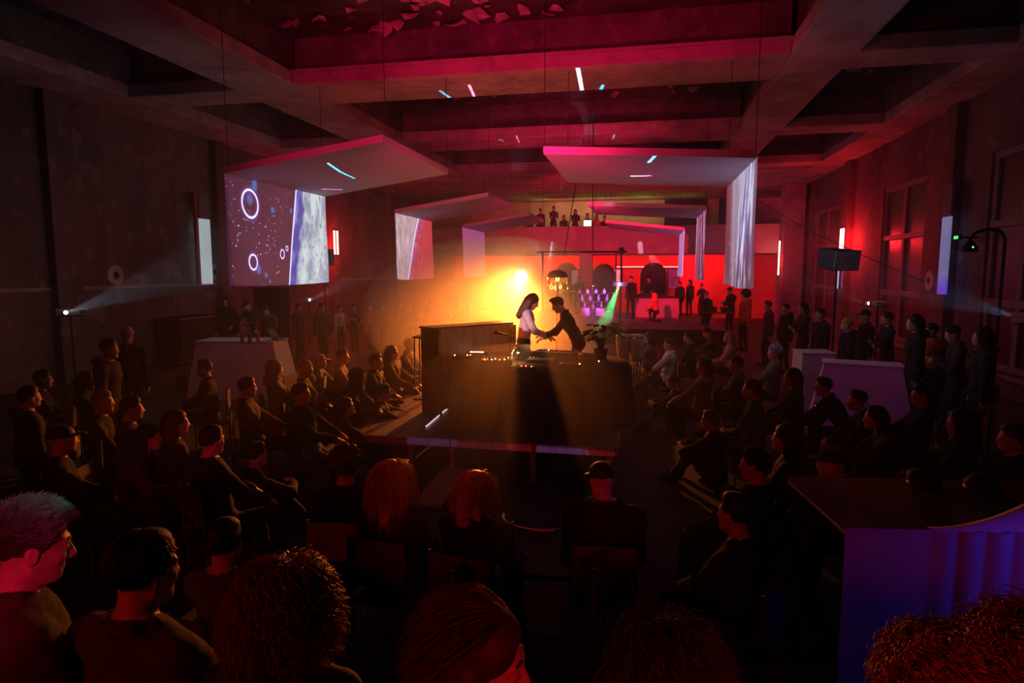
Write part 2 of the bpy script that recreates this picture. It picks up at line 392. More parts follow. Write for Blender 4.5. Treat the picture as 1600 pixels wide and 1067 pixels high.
def sheet(name, X, y0, y1, z0, z1, m, parent, side, seed):
    """a hanging cloth, gently waved, two sided with thickness; origin at world X, y=0, z=0 of the hall"""
    ny, nz = 36, 24; vs = []
    for layer in (0, 1):
        for j in range(nz+1):
            v = j/nz
            for i in range(ny+1):
                u = i/ny
                wv = .05*(1-v)*math.sin(u*7+seed)+.02*(1-v)*math.sin(u*17+seed*2)
                yy = y0+(y1-y0)*u+.04*math.sin(v*5+seed)*(1-v)*(1 if u > .5 else -1)*abs(2*u-1)
                zz = z0+(z1-z0)*v-.03*math.sin(u*3.14)*(1-v)
                vs.append((X+wv+side*layer*.012, yy, zz))
    K = (ny+1)*(nz+1); fs = []
    for layer in (0, 1):
        for j in range(nz):
            for i in range(ny):
                a = layer*K+j*(ny+1)+i; q = (a, a+1, a+ny+2, a+ny+1); fs.append(q if layer else q[::-1])
    rim = [i for i in range(ny+1)]+[j*(ny+1)+ny for j in range(1, nz+1)]+[nz*(ny+1)+i for i in range(ny-1, -1, -1)]+[j*(ny+1) for j in range(nz-1, 0, -1)]
    for a, b in zip(rim, rim[1:]+rim[:1]): fs.append((a, b, b+K, a+K))
    return MB().add(vs, fs).build(name, m, parent, smooth=True)
def panel_board(parent, xo, zo, xi, zi, y0, y1, th, m, sag=.05):
    """sloping ceiling board from the outer top edge (xo,zo) to the inner edge (xi,zi)"""
    nx, ny = 14, 10; vs = []
    for layer in (0, 1):
        for j in range(ny+1):
            for i in range(nx+1):
                u, v = i/nx, j/ny
                vs.append((xo+(xi-xo)*u, y0+(y1-y0)*v, zo+(zi-zo)*u-sag*math.sin(math.pi*u)*math.sin(math.pi*v)+layer*th))
    K = (nx+1)*(ny+1); fs = []
    for layer in (0, 1):
        for j in range(ny):
            for i in range(nx):
                a = layer*K+j*(nx+1)+i; fs.append((a, a+1, a+nx+2, a+nx+1))
    rim = [i for i in range(nx+1)]+[j*(nx+1)+nx for j in range(1, ny+1)]+[ny*(nx+1)+i for i in range(nx-1, -1, -1)]+[j*(nx+1) for j in range(ny-1, 0, -1)]
    for a, b in zip(rim, rim[1:]+rim[:1]): fs.append((a, b, b+K, a+K))
    o = MB().add(vs, fs).build('ceiling_panel', m, parent)
    e = MB(); e.hexa([(xo, y0-.012, zo-.004), (xi, y0-.012, zi-.004), (xi, y0, zi-.004), (xo, y0, zo-.004), (xo, y0-.012, zo+th), (xi, y0-.012, zi+th), (xi, y0, zi+th), (xo, y0, zo+th)]).build('bright_edge', M['white'], parent)  # front edge kept white apart, so it shows brighter than the board
    return o

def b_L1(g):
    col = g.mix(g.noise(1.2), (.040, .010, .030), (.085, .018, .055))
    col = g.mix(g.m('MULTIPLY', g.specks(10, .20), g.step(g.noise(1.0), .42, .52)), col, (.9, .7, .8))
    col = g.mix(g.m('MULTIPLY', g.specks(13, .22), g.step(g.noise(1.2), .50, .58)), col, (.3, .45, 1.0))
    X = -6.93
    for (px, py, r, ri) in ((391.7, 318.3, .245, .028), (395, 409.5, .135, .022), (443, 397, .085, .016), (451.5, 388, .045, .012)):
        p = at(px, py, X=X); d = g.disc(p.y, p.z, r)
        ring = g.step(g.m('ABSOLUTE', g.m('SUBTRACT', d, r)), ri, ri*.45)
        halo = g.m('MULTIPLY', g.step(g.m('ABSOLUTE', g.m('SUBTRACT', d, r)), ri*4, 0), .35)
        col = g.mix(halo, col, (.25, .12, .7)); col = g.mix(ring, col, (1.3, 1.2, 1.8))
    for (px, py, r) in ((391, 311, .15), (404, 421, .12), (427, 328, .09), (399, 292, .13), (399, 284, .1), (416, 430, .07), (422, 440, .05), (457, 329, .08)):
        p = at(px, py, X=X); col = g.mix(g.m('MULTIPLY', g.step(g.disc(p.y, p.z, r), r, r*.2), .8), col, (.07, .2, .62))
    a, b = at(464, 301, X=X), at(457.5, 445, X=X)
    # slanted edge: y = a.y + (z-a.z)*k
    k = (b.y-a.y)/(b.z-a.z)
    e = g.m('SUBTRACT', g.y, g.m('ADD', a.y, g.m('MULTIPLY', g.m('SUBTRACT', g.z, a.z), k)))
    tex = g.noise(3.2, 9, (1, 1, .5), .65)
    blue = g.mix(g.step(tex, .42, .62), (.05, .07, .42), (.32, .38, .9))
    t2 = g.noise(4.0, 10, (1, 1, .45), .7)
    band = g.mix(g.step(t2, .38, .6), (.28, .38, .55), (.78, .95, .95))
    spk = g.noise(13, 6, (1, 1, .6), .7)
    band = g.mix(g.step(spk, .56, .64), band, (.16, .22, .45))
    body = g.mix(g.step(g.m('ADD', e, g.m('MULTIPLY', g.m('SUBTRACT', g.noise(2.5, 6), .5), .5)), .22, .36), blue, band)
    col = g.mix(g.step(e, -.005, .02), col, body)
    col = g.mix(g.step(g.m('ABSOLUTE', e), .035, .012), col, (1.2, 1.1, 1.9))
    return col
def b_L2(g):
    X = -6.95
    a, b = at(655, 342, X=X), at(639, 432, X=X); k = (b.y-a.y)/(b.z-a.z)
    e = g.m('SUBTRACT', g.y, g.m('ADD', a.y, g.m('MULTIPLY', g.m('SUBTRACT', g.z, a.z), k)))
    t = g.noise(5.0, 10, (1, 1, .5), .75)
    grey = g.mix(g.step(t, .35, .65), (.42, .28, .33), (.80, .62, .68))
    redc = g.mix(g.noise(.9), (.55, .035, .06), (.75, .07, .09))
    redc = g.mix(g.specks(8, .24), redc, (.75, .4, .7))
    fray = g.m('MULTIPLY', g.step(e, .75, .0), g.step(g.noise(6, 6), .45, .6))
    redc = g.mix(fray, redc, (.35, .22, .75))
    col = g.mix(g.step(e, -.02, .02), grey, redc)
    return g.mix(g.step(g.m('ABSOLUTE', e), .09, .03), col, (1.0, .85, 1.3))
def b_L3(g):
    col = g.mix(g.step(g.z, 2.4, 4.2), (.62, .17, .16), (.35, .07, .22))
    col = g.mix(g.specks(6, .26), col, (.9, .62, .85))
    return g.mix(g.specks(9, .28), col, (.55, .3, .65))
def streaks(base, hi, lo, sc, dens, yc=None):
    def f(g):
        t = g.noise(sc, 6, (1, 1, .06), .6); s = g.noise(sc*2.2, 5, (1, 1, .12), .65); br = g.noise(.9, 3, (1, 1, .2))
        ctr = g.noise(.55, 2, (1, 1, .1))
        t = g.m('ADD', t, g.m('MULTIPLY', g.m('SUBTRACT', ctr, .5), .3))
        if yc: t = g.m('ADD', t, g.m('SUBTRACT', .09, g.m('MULTIPLY', g.m('ABSOLUTE', g.m('SUBTRACT', g.y, yc)), .11)))
        col = g.mix(g.step(t, dens-.02, dens+.05), base, lo)
        col = g.mix(g.m('MULTIPLY', g.step(s, .50, .57), g.step(t, dens-.03, dens+.02)), col, hi)
        col = g.mix(g.m('MULTIPLY', g.specks(6, .2, (1, 1, .6)), .9), col, (1, .8, 1))
        return g.mix(g.step(br, .45, .7), col, g.mix(.35, col, hi))
    return f
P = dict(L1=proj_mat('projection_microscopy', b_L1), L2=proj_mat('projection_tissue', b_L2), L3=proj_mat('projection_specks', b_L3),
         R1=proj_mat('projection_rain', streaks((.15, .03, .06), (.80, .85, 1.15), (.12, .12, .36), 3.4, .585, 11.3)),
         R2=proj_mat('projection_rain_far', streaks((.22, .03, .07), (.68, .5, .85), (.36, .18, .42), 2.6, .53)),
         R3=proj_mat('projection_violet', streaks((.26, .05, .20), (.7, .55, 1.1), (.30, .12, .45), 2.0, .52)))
CAN = [('L1', -6.95, -4.1, 9.85, 13.35, 1, 'nearest on the left, with projected white rings and a blue band'),
       ('L2', -6.98, -4.25, 17.55, 20.8, 1, 'second on the left, with pale tissue and red picture split by a slanted line'),
       ('L3', -6.80, -4.2, 23.9, 27.4, 1, 'farthest on the left, with pinkish speckled picture'),
       ('R1', 1.58, -1.55, 10.05, 13.4, -1, 'nearest on the right, with white and blue rain like streaks'),
       ('R2', 1.62, -1.55, 18.2, 21.2, -1, 'second on the right, narrow seen, with pale pink streaks'),
       ('R3', 1.62, -1.6, 27.3, 31.2, -1, 'farthest on the right, with violet picture on its cloth')]
for key, xo, xi, y0, y1, sd, txt in CAN:
    t = empty('hanging_canopy', (0, 0, 0), 0, 'white canopy '+txt.replace('on the ', ''), 'canopy', 'white canopies hung over the stage')
    zi = 4.66 if sd > 0 else (4.42 if key != 'R3' else 4.6)
    panel_board(t, xo, 4.25, xi, zi, y0, y1, .11, mat('canopy_board_tint', (.40, .34, .42), .9, 0, .05, 1.5), .10 if sd < 0 else .03)  # violet dimness of the underside is put into the board colour
    sheet('hanging_cloth', xo, y0, y1, 2.36, 4.27, P[key], t, -sd, len(txt))
    for x, y in ((xo, y0+.1), (xo, y1-.1), (xi, y0+.1), (xi, y1-.1)):
        z = 4.36 if x == xo else zi+.1
        MB().tube([(x, y, z), (x, y, ZC)], .006, 5).build('hanging_wire', M['black'], t)

# haze of the hall
hz = MB().box(XL+.02, XR-.02, 3.2, 32.9, .01, 5.0).build('haze', None)
hm = bpy.data.materials.new('haze'); hm.use_nodes = True; hn = hm.node_tree; hn.nodes.clear()
ho = hn.nodes.new('ShaderNodeOutputMaterial'); hv = hn.nodes.new('ShaderNodeVolumeScatter')
hv.inputs['Density'].default_value = .0065; hv.inputs['Anisotropy'].default_value = .55; hv.inputs['Color'].default_value = (1, 1, 1, 1)
hn.links.new(hv.outputs[0], ho.inputs['Volume']); hz.data.materials.clear(); hz.data.materials.append(hm)
tag(hz, 'thin stage haze hanging over the stage and the back of the hall', 'haze', kind='stuff')

sm = MB().ball((0, 0, 0), 1.0, 28, (3.0, 3.9, 1.7)).build('smoke', None); sm.location = (-3.2, 14.4, 1.7)
smm = hm.copy(); smm.name = 'smoke'; smm.node_tree.nodes['Volume Scatter'].inputs['Density'].default_value = .10; smm.node_tree.nodes['Volume Scatter'].inputs['Anisotropy'].default_value = .5
sm.data.materials.clear(); sm.data.materials.append(smm)
tag(sm, 'thicker drift of stage smoke glowing round the amber lamp', 'smoke', kind='stuff')

s2 = MB().ball((0, 0, 0), 1.0, 24, (1.7, 2.3, .85)).build('smoke', smm); s2.location = (-1.35, 6.9, .95)  # extra drift added to catch the light of the amber shaft
s2.data.materials.clear(); m2 = smm.copy(); m2.node_tree.nodes['Volume Scatter'].inputs['Density'].default_value = .035; s2.data.materials.append(m2)
tag(s2, 'thin drift of smoke sinking before the round table, added to catch the amber shaft', 'smoke', kind='stuff')

# ================================================================== PEOPLE: a body is one surface grown round a posed skeleton
def nrm(v):
    v = np.asarray(v, float); n = np.linalg.norm(v); return v/n if n > 1e-9 else v
def ik(a, t, l1, l2, hint):
    a, t = np.asarray(a, float), np.asarray(t, float); d = t-a; L = np.linalg.norm(d)
    L2 = min(L, (l1+l2)*.999); d = nrm(d); t = a+d*L2
    x = (l1*l1-l2*l2+L2*L2)/(2*L2); h = math.sqrt(max(0, l1*l1-x*x))
    hp = np.asarray(hint, float); hp = nrm(hp-d*np.dot(hp, d)); return a+d*x+hp*h, t
def surface_nets(prims, vox, ncol):
    lo = np.min([np.minimum(p['lo'], 9) for p in prims if p['op'] == 'add'], 0)-vox*3
    hi = np.max([p['hi'] for p in prims if p['op'] == 'add'], 0)+vox*3
    n = np.ceil((hi-lo)/vox).astype(int)+1
    D = np.full(n, 1.0, np.float32); T = np.zeros(n, np.int8); B = np.full(n, 1.0, np.float32)
    ax = [lo[i]+vox*np.arange(n[i]) for i in range(3)]
    for p in prims:
        mg = .05+vox*2
        i0 = np.maximum(0, np.floor((p['lo']-mg-lo)/vox).astype(int)); i1 = np.minimum(n, np.ceil((p['hi']+mg-lo)/vox).astype(int)+1)
        if (i1 <= i0).any(): continue
        sl = tuple(slice(a, b) for a, b in zip(i0, i1))
        X, Y, Z = np.meshgrid(ax[0][sl[0]], ax[1][sl[1]], ax[2][sl[2]], indexing='ij'); Q = np.stack([X, Y, Z], -1)
        if p['t'] == 'rc':
            a, b = p['a'], p['b']; ab = b-a; l2 = max(1e-9, ab@ab)
            h = np.clip(((Q-a)@ab)/l2, 0, 1); d = np.linalg.norm(Q-a-h[..., None]*ab, axis=-1)-(p['ra']+(p['rb']-p['ra'])*h)
        else:
            q = (Q-p['c'])@p['R']; r = p['r']
            k0 = np.linalg.norm(q/r, axis=-1); k1 = np.linalg.norm(q/(r*r), axis=-1); d = k0*(k0-1)/np.maximum(k1, 1e-6)
        d = d.astype(np.float32); k = p['k']; cur = D[sl]
        if p['op'] == 'add':
            h = np.maximum(k-np.abs(cur-d), 0)/k; D[sl] = np.minimum(cur, d)-h*h*k*.25
            m = d < B[sl]; T[sl] = np.where(m, p['tag'], T[sl]); B[sl] = np.minimum(B[sl], d)
        else:
            h = np.maximum(k-np.abs(cur+d), 0)/k; D[sl] = np.maximum(cur, -d)+h*h*k*.25
            if p['tag'] >= 0: T[sl] = np.where(d < vox*.5, p['tag'], T[sl])
    S = D < 0
    c = [(i, j, k) for i in (0, 1) for j in (0, 1) for k in (0, 1)]
    def sh(A, o): return A[o[0]:n[0]-1+o[0], o[1]:n[1]-1+o[1], o[2]:n[2]-1+o[2]]
    cnt = sum(sh(S, o).astype(np.int8) for o in c); act = (cnt > 0) & (cnt < 8)
    idx = np.full(act.shape, -1, int); ids = np.argwhere(act); idx[act] = np.arange(len(ids))
    pos = np.zeros((len(ids), 3)); wt = np.zeros(len(ids))
    for p0 in c:
        for a in range(3):
            if p0[a]: continue
            p1 = list(p0); p1[a] = 1
            d0 = D[tuple((ids+p0).T)]; d1 = D[tuple((ids+p1).T)]
            m = (d0 < 0) != (d1 < 0); t = np.where(m, d0/np.where(m, d0-d1, 1), 0)
            q = np.tile(np.array(p0, float), (len(ids), 1)); q[:, a] += t
            pos += q*m[:, None]; wt += m
    pos = (ids+pos/wt[:, None])*vox+lo
    tg = T[tuple(np.round((pos-lo)/vox).astype(int).T)]
    faces = []
    for a in range(3):
        b, cc = (a+1) % 3, (a+2) % 3
        s0 = [slice(0, n[i]-1) for i in range(3)]; s1 = list(s0); s1[a] = slice(1, n[a])
        s0 = tuple(s0); s1 = tuple(s1)
        diff = S[s0] != S[s1]; E = np.argwhere(diff); E = E[(E[:, b] > 0) & (E[:, cc] > 0)]
        inside = S[tuple(E.T)]
        def g(db, dc):
            q = E.copy(); q[:, b] += db; q[:, cc] += dc; return idx[tuple(q.T)]
        q = np.stack([g(-1, -1), g(0, -1), g(0, 0), g(-1, 0)], 1)
        q[~inside] = q[~inside][:, ::-1]; faces.append(q)
    F = np.concatenate(faces); F = F[(F >= 0).all(1)]
    return pos, F, tg
def sdf_mesh(name, prims, vox, mats, wrinkle=(), amp=.006, seed=0, bump=None):
    pos, F, tg = surface_nets(prims, vox, len(mats))
    me = bpy.data.meshes.new(name)
    me.vertices.add(len(pos)); me.loops.add(len(F)*4); me.polygons.add(len(F))
    me.polygons.foreach_set('loop_start', np.arange(0, len(F)*4, 4)); me.loops.foreach_set('vertex_index', F.ravel())
    me.vertices.foreach_set('co', pos.astype(np.float32).ravel()); me.update(calc_edges=True)
    ft = np.sort(tg[F], 1)[:, 1]
    me.polygons.foreach_set('material_index', ft.astype(np.int32)); me.polygons.foreach_set('use_smooth', [True]*len(F))
    for m in mats: me.materials.append(m)
    if len(wrinkle) or bump:
        nn = np.empty(len(pos)*3, np.float32); me.vertices.foreach_get('normal', nn); nn = nn.reshape(-1, 3)
        ph = seed*1.7
        w1 = np.sin(pos[:, 2]*38+np.sin(pos[:, 0]*17+ph)*2.2+pos[:, 1]*9)*np.sin(pos[:, 0]*23+pos[:, 1]*31+np.sin(pos[:, 2]*14+ph)*2)
        w2 = np.sin(pos[:, 2]*85+pos[:, 0]*40+ph)*np.sin(pos[:, 1]*70-pos[:, 2]*30)
        dsp = (w1*.8+w2*.3)*amp
        if bump: dsp = bump(pos)
        else: dsp = np.where(np.isin(tg, wrinkle), dsp, 0)
        pos = pos+nn*dsp[:, None]; me.vertices.foreach_set('co', pos.astype(np.float32).ravel()); me.update()
    return me
SKIN, TOP, BOT, SHOE = 0, 1, 2, 3
class Fig:
    def __init__(s): s.p = []
    def rc(s, a, b, ra, rb, tag, k=.025, op='add'):
        a, b = np.asarray(a, float), np.asarray(b, float); r = max(ra, rb)
        s.p.append(dict(t='rc', a=a, b=b, ra=ra, rb=rb, tag=tag, k=k, op=op, lo=np.minimum(a, b)-r, hi=np.maximum(a, b)+r))
    def el(s, c, r, tag, Rm=None, k=.025, op='add'):
        c = np.asarray(c, float); r = np.asarray(r, float); Rm = np.eye(3) if Rm is None else Rm; m = r.max()
        s.p.append(dict(t='el', c=c, r=r, R=Rm, tag=tag, k=k, op=op, lo=c-m, hi=c+m))
def rot(yaw, pitch, roll=0):
    """head frame: yaw to the left positive, pitch down positive"""
    return np.array((Matrix.Rotation(yaw, 3, 'Z') @ Matrix.Rotation(-pitch, 3, 'X') @ Matrix.Rotation(roll, 3, 'Y')))
def head_prims(f, H, Rm, eyes=False, fine=False):
    g = lambda x, y, z: H+Rm @ np.array((x, y, z), float)
    f.el(g(0, -.012, .032), (.076, .096, .09), SKIN, Rm, .03)
    f.el(g(0, .032, -.03), (.060, .062, .082), SKIN, Rm, .03)
    f.el(g(0, .052, -.088), (.036, .034, .026), SKIN, Rm, .03)
    for s in (-1, 1):
        f.rc(g(s*.055, .0, -.06), g(s*.02, .065, -.092), .020, .018, SKIN, .025)
        f.el(g(s*.036, .066, -.028), (.022, .02, .02), SKIN, Rm, .02)
        f.el(g(s*.079, -.006, -.008), (.010, .020, .032), SKIN, Rm, .008)
        if fine:
            f.el(g(s*.088, -.002, -.004), (.008, .010, .018), SKIN, Rm, .006, 'sub')
        f.el(g(s*.031, .100, .004), (.017, .013, .012), SKIN, Rm, .014, 'sub')
        f.rc(g(s*.012, .090, .024), g(s*.046, .078, .024), .010, .008, SKIN, .014)
        f.el(g(s*.031, .083, .002), (.013, .012, .012), SKIN, Rm, .004)
        f.el(g(s*.012, .100, -.038), (.010, .011, .009), SKIN, Rm, .008)
    f.rc(g(0, .088, .012), g(0, .112, -.030), .009, .012, SKIN, .012)
    f.rc(g(-.018, .088, -.060), g(.018, .088, -.060), .007, .007, SKIN, .006)
    f.rc(g(-.015, .086, -.073), g(.015, .086, -.073), .008, .008, SKIN, .006)
def hand_prims(f, w, d, n, side, curl=.5):
    """w wrist, d forearm direction, n palm normal (towards which the fingers curl), side +1 thumb along d x n"""
    d = nrm(d); n = nrm(np.asarray(n, float)-d*np.dot(n, d)); l = np.cross(d, n)*side
    Rm = np.stack([l, d, n], 1)
    f.rc(w, w+d*.03, .026, .027, SKIN, .02)
    f.el(w+d*.055, (.040, .046, .016), SKIN, Rm, .015)
    for i, L in enumerate((.068, .078, .072, .056)):
        o = l*(.030-.0195*i); b = w+d*.092+o; a1 = curl*.7; a2 = curl*1.7
        m1 = b+(d*math.cos(a1)+n*math.sin(a1))*L*.5; m2 = m1+(d*math.cos(a2)+n*math.sin(a2))*L*.45
        f.rc(b-d*.01, m1, .0098, .0088, SKIN, .004); f.rc(m1, m2, .0088, .0075, SKIN, .003)
    b = w+d*.025+l*.026; m1 = b+nrm(d*.6+l*.75+n*.25)*.042; m2 = m1+nrm(d*.9+l*.25+n*.4)*.034
    f.rc(b, m1, .014, .011, SKIN, .008); f.rc(m1, m2, .011, .009, SKIN, .004)
def figure(hip=.93, lean=0., side=0., twist=0., head=(0., 0.), hands=None, feet=None, elbow=None, knee=None, coat=0., fine=False, neck_lean=0.,
           hips_y=0., palms=None, curl=(.5, .5), width=1.0, hood=False, toes=None, short_sleeve=False, collar=True):
    f = Fig(); P0 = np.array((0, hips_y, hip))
    up = nrm(np.array((math.sin(side), math.sin(lean)*math.cos(side), math.cos(lean)*math.cos(side))))
    Rt = np.array(Matrix.Rotation(twist, 3, 'Z')); rtv = Rt @ np.array((1., 0, 0)); rtv = nrm(rtv-up*np.dot(rtv, up)); fwv = np.cross(up, rtv)
    waist = P0+up*.16; chest = P0+nrm(up+np.array((0, .05, 0)))*.37; nb = P0+up*.53
    Tm = np.stack([rtv, fwv, up], 1); W = width
    f.el(P0+np.array((0, 0, .0)), (.165*W, .115, .13), BOT, None, .04)
    f.el(waist, (.145*W+coat, .105+coat, .16), TOP, Tm, .05)
    f.el(chest, (.168*W+coat, .115+coat, .19), TOP, Tm, .05)
    f.rc(nb-up*.05-rtv*.10, nb-up*.05+rtv*.10, .062+coat*.5, .062+coat*.5, TOP, .05)
    if coat > .012:
        f.el(P0-up*.0, (.175*W+coat, .125+coat, .13), TOP, Tm, .04)
    sh = [nb-up*.075-rtv*.175*W, nb-up*.075+rtv*.175*W]
    nd = nrm(up+np.array((0, .25+neck_lean, 0)))
    Rm = rot(head[0], head[1]); H = nb+nd*.075+Rm @ np.array((0, .025, .095))
    f.rc(nb-nd*.02, H+Rm @ np.array((0, -.015, -.05)), .060, .056, SKIN, .03)
    if collar:
        for j in range(8):
            a = 2*math.pi*j/8; b = 2*math.pi*(j+1)/8; c0 = nb+nd*.012; r = .068+coat*.6
            f.rc(c0+rtv*math.cos(a)*r+fwv*math.sin(a)*r*.95+up*(-.02 if math.sin(a) > .5 else .012), c0+rtv*math.cos(b)*r+fwv*math.sin(b)*r*.95+up*(-.02 if math.sin(b) > .5 else .012), .017+coat*.3, .017+coat*.3, TOP, .015)
    if hood: f.el(nb-fwv*.10+up*.02, (.11, .065, .055), TOP, Tm, .03)
    head_prims(f, H, Rm, fine=fine)
    hands = hands or [(-.24, .03, .80), (.24, .03, .80)]
    elbow = elbow or [(-.6, -1, 0), (.6, -1, 0)]
    sl = .012+coat*.6
    for i in (0, 1):
        s = (-1, 1)[i]; e, wv = ik(sh[i], hands[i], .30, .27, elbow[i])
        f.rc(sh[i], sh[i]+(e-sh[i])*.25, .062+coat*.5, .055+coat*.5, TOP, .04)
        f.rc(sh[i], e, .050+sl, .041+sl, SKIN if short_sleeve == 2 else TOP, .03)
        f.rc(e, wv-(wv-e)*.07, .040+sl if not short_sleeve else .036, .030+sl if not short_sleeve else .024, SKIN if short_sleeve else TOP, .02)
        d = nrm(wv-e); pn = palms[i] if palms else (-s, 0, 0) if abs(d[2]) > .6 else (0, 0, -1)
        hand_prims(f, wv, d, pn, 1 if i == 0 else -1, curl[i])
    feet = feet or [(-.11, .0, .09), (.11, .04, .09)]
    knee = knee or [(-.1, 1, 0), (.1, 1, 0)]
    for i in (0, 1):
        s = (-1, 1)[i]; hj = P0+np.array((s*.092*W, 0, -.03)); kn, an = ik(hj, feet[i], .42, .40, knee[i])
        f.rc(hj, kn, .088, .062, BOT, .04); f.rc(kn, an, .062, .047, BOT, .03)
        td = nrm(toes[i]) if toes else np.array((s*.15, 1, 0)); td = nrm(td)
        f.rc(an+np.array((0, 0, -.045)), an+td*.15+np.array((0, 0, -.055)), .042, .034, SHOE, .02)
        f.rc(an-td*.035+np.array((0, 0, -.05)), an+np.array((0, 0, -.02)), .036, .042, SHOE, .02)
    return f, H, Rm
HSKULL = [((0, -.014, .034), (.081, .101, .095))]
def hair_prims(kind, H, Rm, seed=0):
    f = Fig(); g = lambda x, y, z: H+Rm @ np.array((x, y, z), float); r = random.Random(seed)
    def cut(y, z, rad, sy=1.0): f.el(g(0, y, z), rad, -1, Rm, .01, 'sub')
    if kind == 'scalp':
        f.el(g(0, -.03, .048), (.098, .114, .105), 0, Rm, .01); f.el(g(0, .13, -.04), (.09, .10, .12), -1, Rm, .01, 'sub'); return f
    if kind in ('short', 'crop'):
        f.el(g(0, -.016, .040), (.083, .103, .096), 0, Rm, .01); f.el(g(0, .02, .10), (.062, .06, .035), 0, Rm, .02)
        f.el(g(0, .105, -.045), (.12, .095, .105), -1, Rm, .01, 'sub'); f.el(g(0, -.01, -.115), (.12, .13, .075), -1, Rm, .01, 'sub')
        if kind == 'crop': f.el(g(0, .06, .115), (.055, .045, .028), 0, Rm, .015)
    elif kind in ('long', 'bob'):
        f.el(g(0, -.016, .042), (.087, .106, .099), 0, Rm, .01)
        bot = -.30 if kind == 'long' else -.17
        f.rc(g(0, -.075, -.02), g(0, -.085, bot), .075, .062, 0, .04)
        for s in (-1, 1): f.rc(g(s*.060, -.03, -.01), g(s*.075, -.045, bot+.02), .04, .034, 0, .03)
        f.el(g(0, .115, -.05), (.062, .11, .125), -1, Rm, .015, 'sub')
    elif kind in ('curly', 'afro'):
        sc = 1.0 if kind == 'curly' else 1.25
        f.el(g(0, -.03, .055), (.10*sc, .115*sc, .105*sc), 0, Rm, .01)
        for i in range(90 if kind == 'curly' else 120):
            a = r.uniform(0, 2*math.pi); u = r.uniform(-.35, 1); q = math.sqrt(1-u*u)
            x, y, z = q*math.cos(a)*.105*sc, q*math.sin(a)*.118*sc-.03, u*.11*sc+.055
            if y > .05 and z < .09: continue
            f.el(g(x, y, z), (.016, .016, .016) if i % 2 else (.022, .022, .022), 0, Rm, .006)
        f.el(g(0, .13, -.04), (.075, .09, .11), -1, Rm, .01, 'sub')
    elif kind == 'tied':
        f.el(g(0, -.016, .040), (.082, .102, .095), 0, Rm, .01); f.rc(g(0, -.10, .02), g(0, -.15, -.05), .030, .035, 0, .02); f.rc(g(0, -.15, -.05), g(0, -.14, -.22), .035, .015, 0, .02)
        f.el(g(0, .105, -.045), (.10, .095, .105), -1, Rm, .01, 'sub'); f.el(g(0, .03, -.115), (.12, .13, .075), -1, Rm, .01, 'sub')
    elif kind == 'beanie':
        f.el(g(0, -.014, .05), (.090, .108, .100), 0, Rm, .01)
        f.el(g(0, .0, -.075), (.2, .2, .105), -1, Rm, .004, 'sub')
        for j in range(12):
            a, b = 2*math.pi*j/12, 2*math.pi*(j+1)/12
            f.rc(g(.085*math.cos(a), -.012+.103*math.sin(a), .035), g(.085*math.cos(b), -.012+.103*math.sin(b), .035), .013, .013, 0, .008)
    elif kind == 'cap':
        f.el(g(0, -.012, .048), (.085, .104, .088), 0, Rm, .01); f.el(g(0, .0, -.075), (.2, .2, .105), -1, Rm, .004, 'sub')
        f.el(g(0, .125, .040), (.068, .065, .010), 0, Rm, .01)
    elif kind == 'hood':
        f.el(g(0, -.025, .025), (.105, .125, .125), 0, Rm, .01); f.rc(g(0, -.04, -.08), g(0, -.05, -.15), .10, .13, 0, .04)
        f.el(g(0, .13, -.02), (.07, .11, .10), -1, Rm, .02, 'sub')
    return f
PROTO = {}
def make_body(key, vox=.017, seed=0, **kw):
    f, H, Rm = figure(**kw); me = sdf_mesh('person_'+key, f.p, vox, [M['skin'], fab(CL['black']), fab(CL['charcoal']), M['black']], (TOP, BOT), .006, seed)
    PROTO[key] = (me, H, Rm); return me
HAIRM = {}
def hair_mesh(key, kind, vox=.012):
    k = (key, kind, vox)
    if k not in HAIRM:
        me, H, Rm = PROTO[key]; f = hair_prims(kind, H, Rm, 3)
        am = .004 if kind in ('short', 'crop', 'long', 'bob', 'tied') else .0015
        HAIRM[k] = sdf_mesh('hair', f.p, vox, [fab(HC['black'], .6)], (0,), am, 5)
    return HAIRM[k]
def person(key, loc, rz, hair, hc, top, bot, label, group=None, scale=1.0, vox=.012, skin=None, shoe=None, hname=None):
    me, H, Rm = PROTO[key]
    o = bpy.data.objects.new('person', me); COL.objects.link(o); o.location = loc; o.rotation_euler = (0, 0, rz); o.scale = (scale,)*3
    for i, m in enumerate((skin or M['skin'], fab(top), fab(bot), shoe or M['black'])):
        o.material_slots[i].link = 'OBJECT'; o.material_slots[i].material = m
    tag(o, label, 'person', group)
    if hair:
        nm = hname or {'beanie': 'beanie', 'cap': 'cap', 'hood': 'hood'}.get(hair, 'hair')
        h = bpy.data.objects.new(nm, hair_mesh(key, hair, vox)); COL.objects.link(h); h.parent = o
        h.material_slots[0].link = 'OBJECT'; h.material_slots[0].material = fab(hc, .55 if nm == 'hair' else .9)
    return o
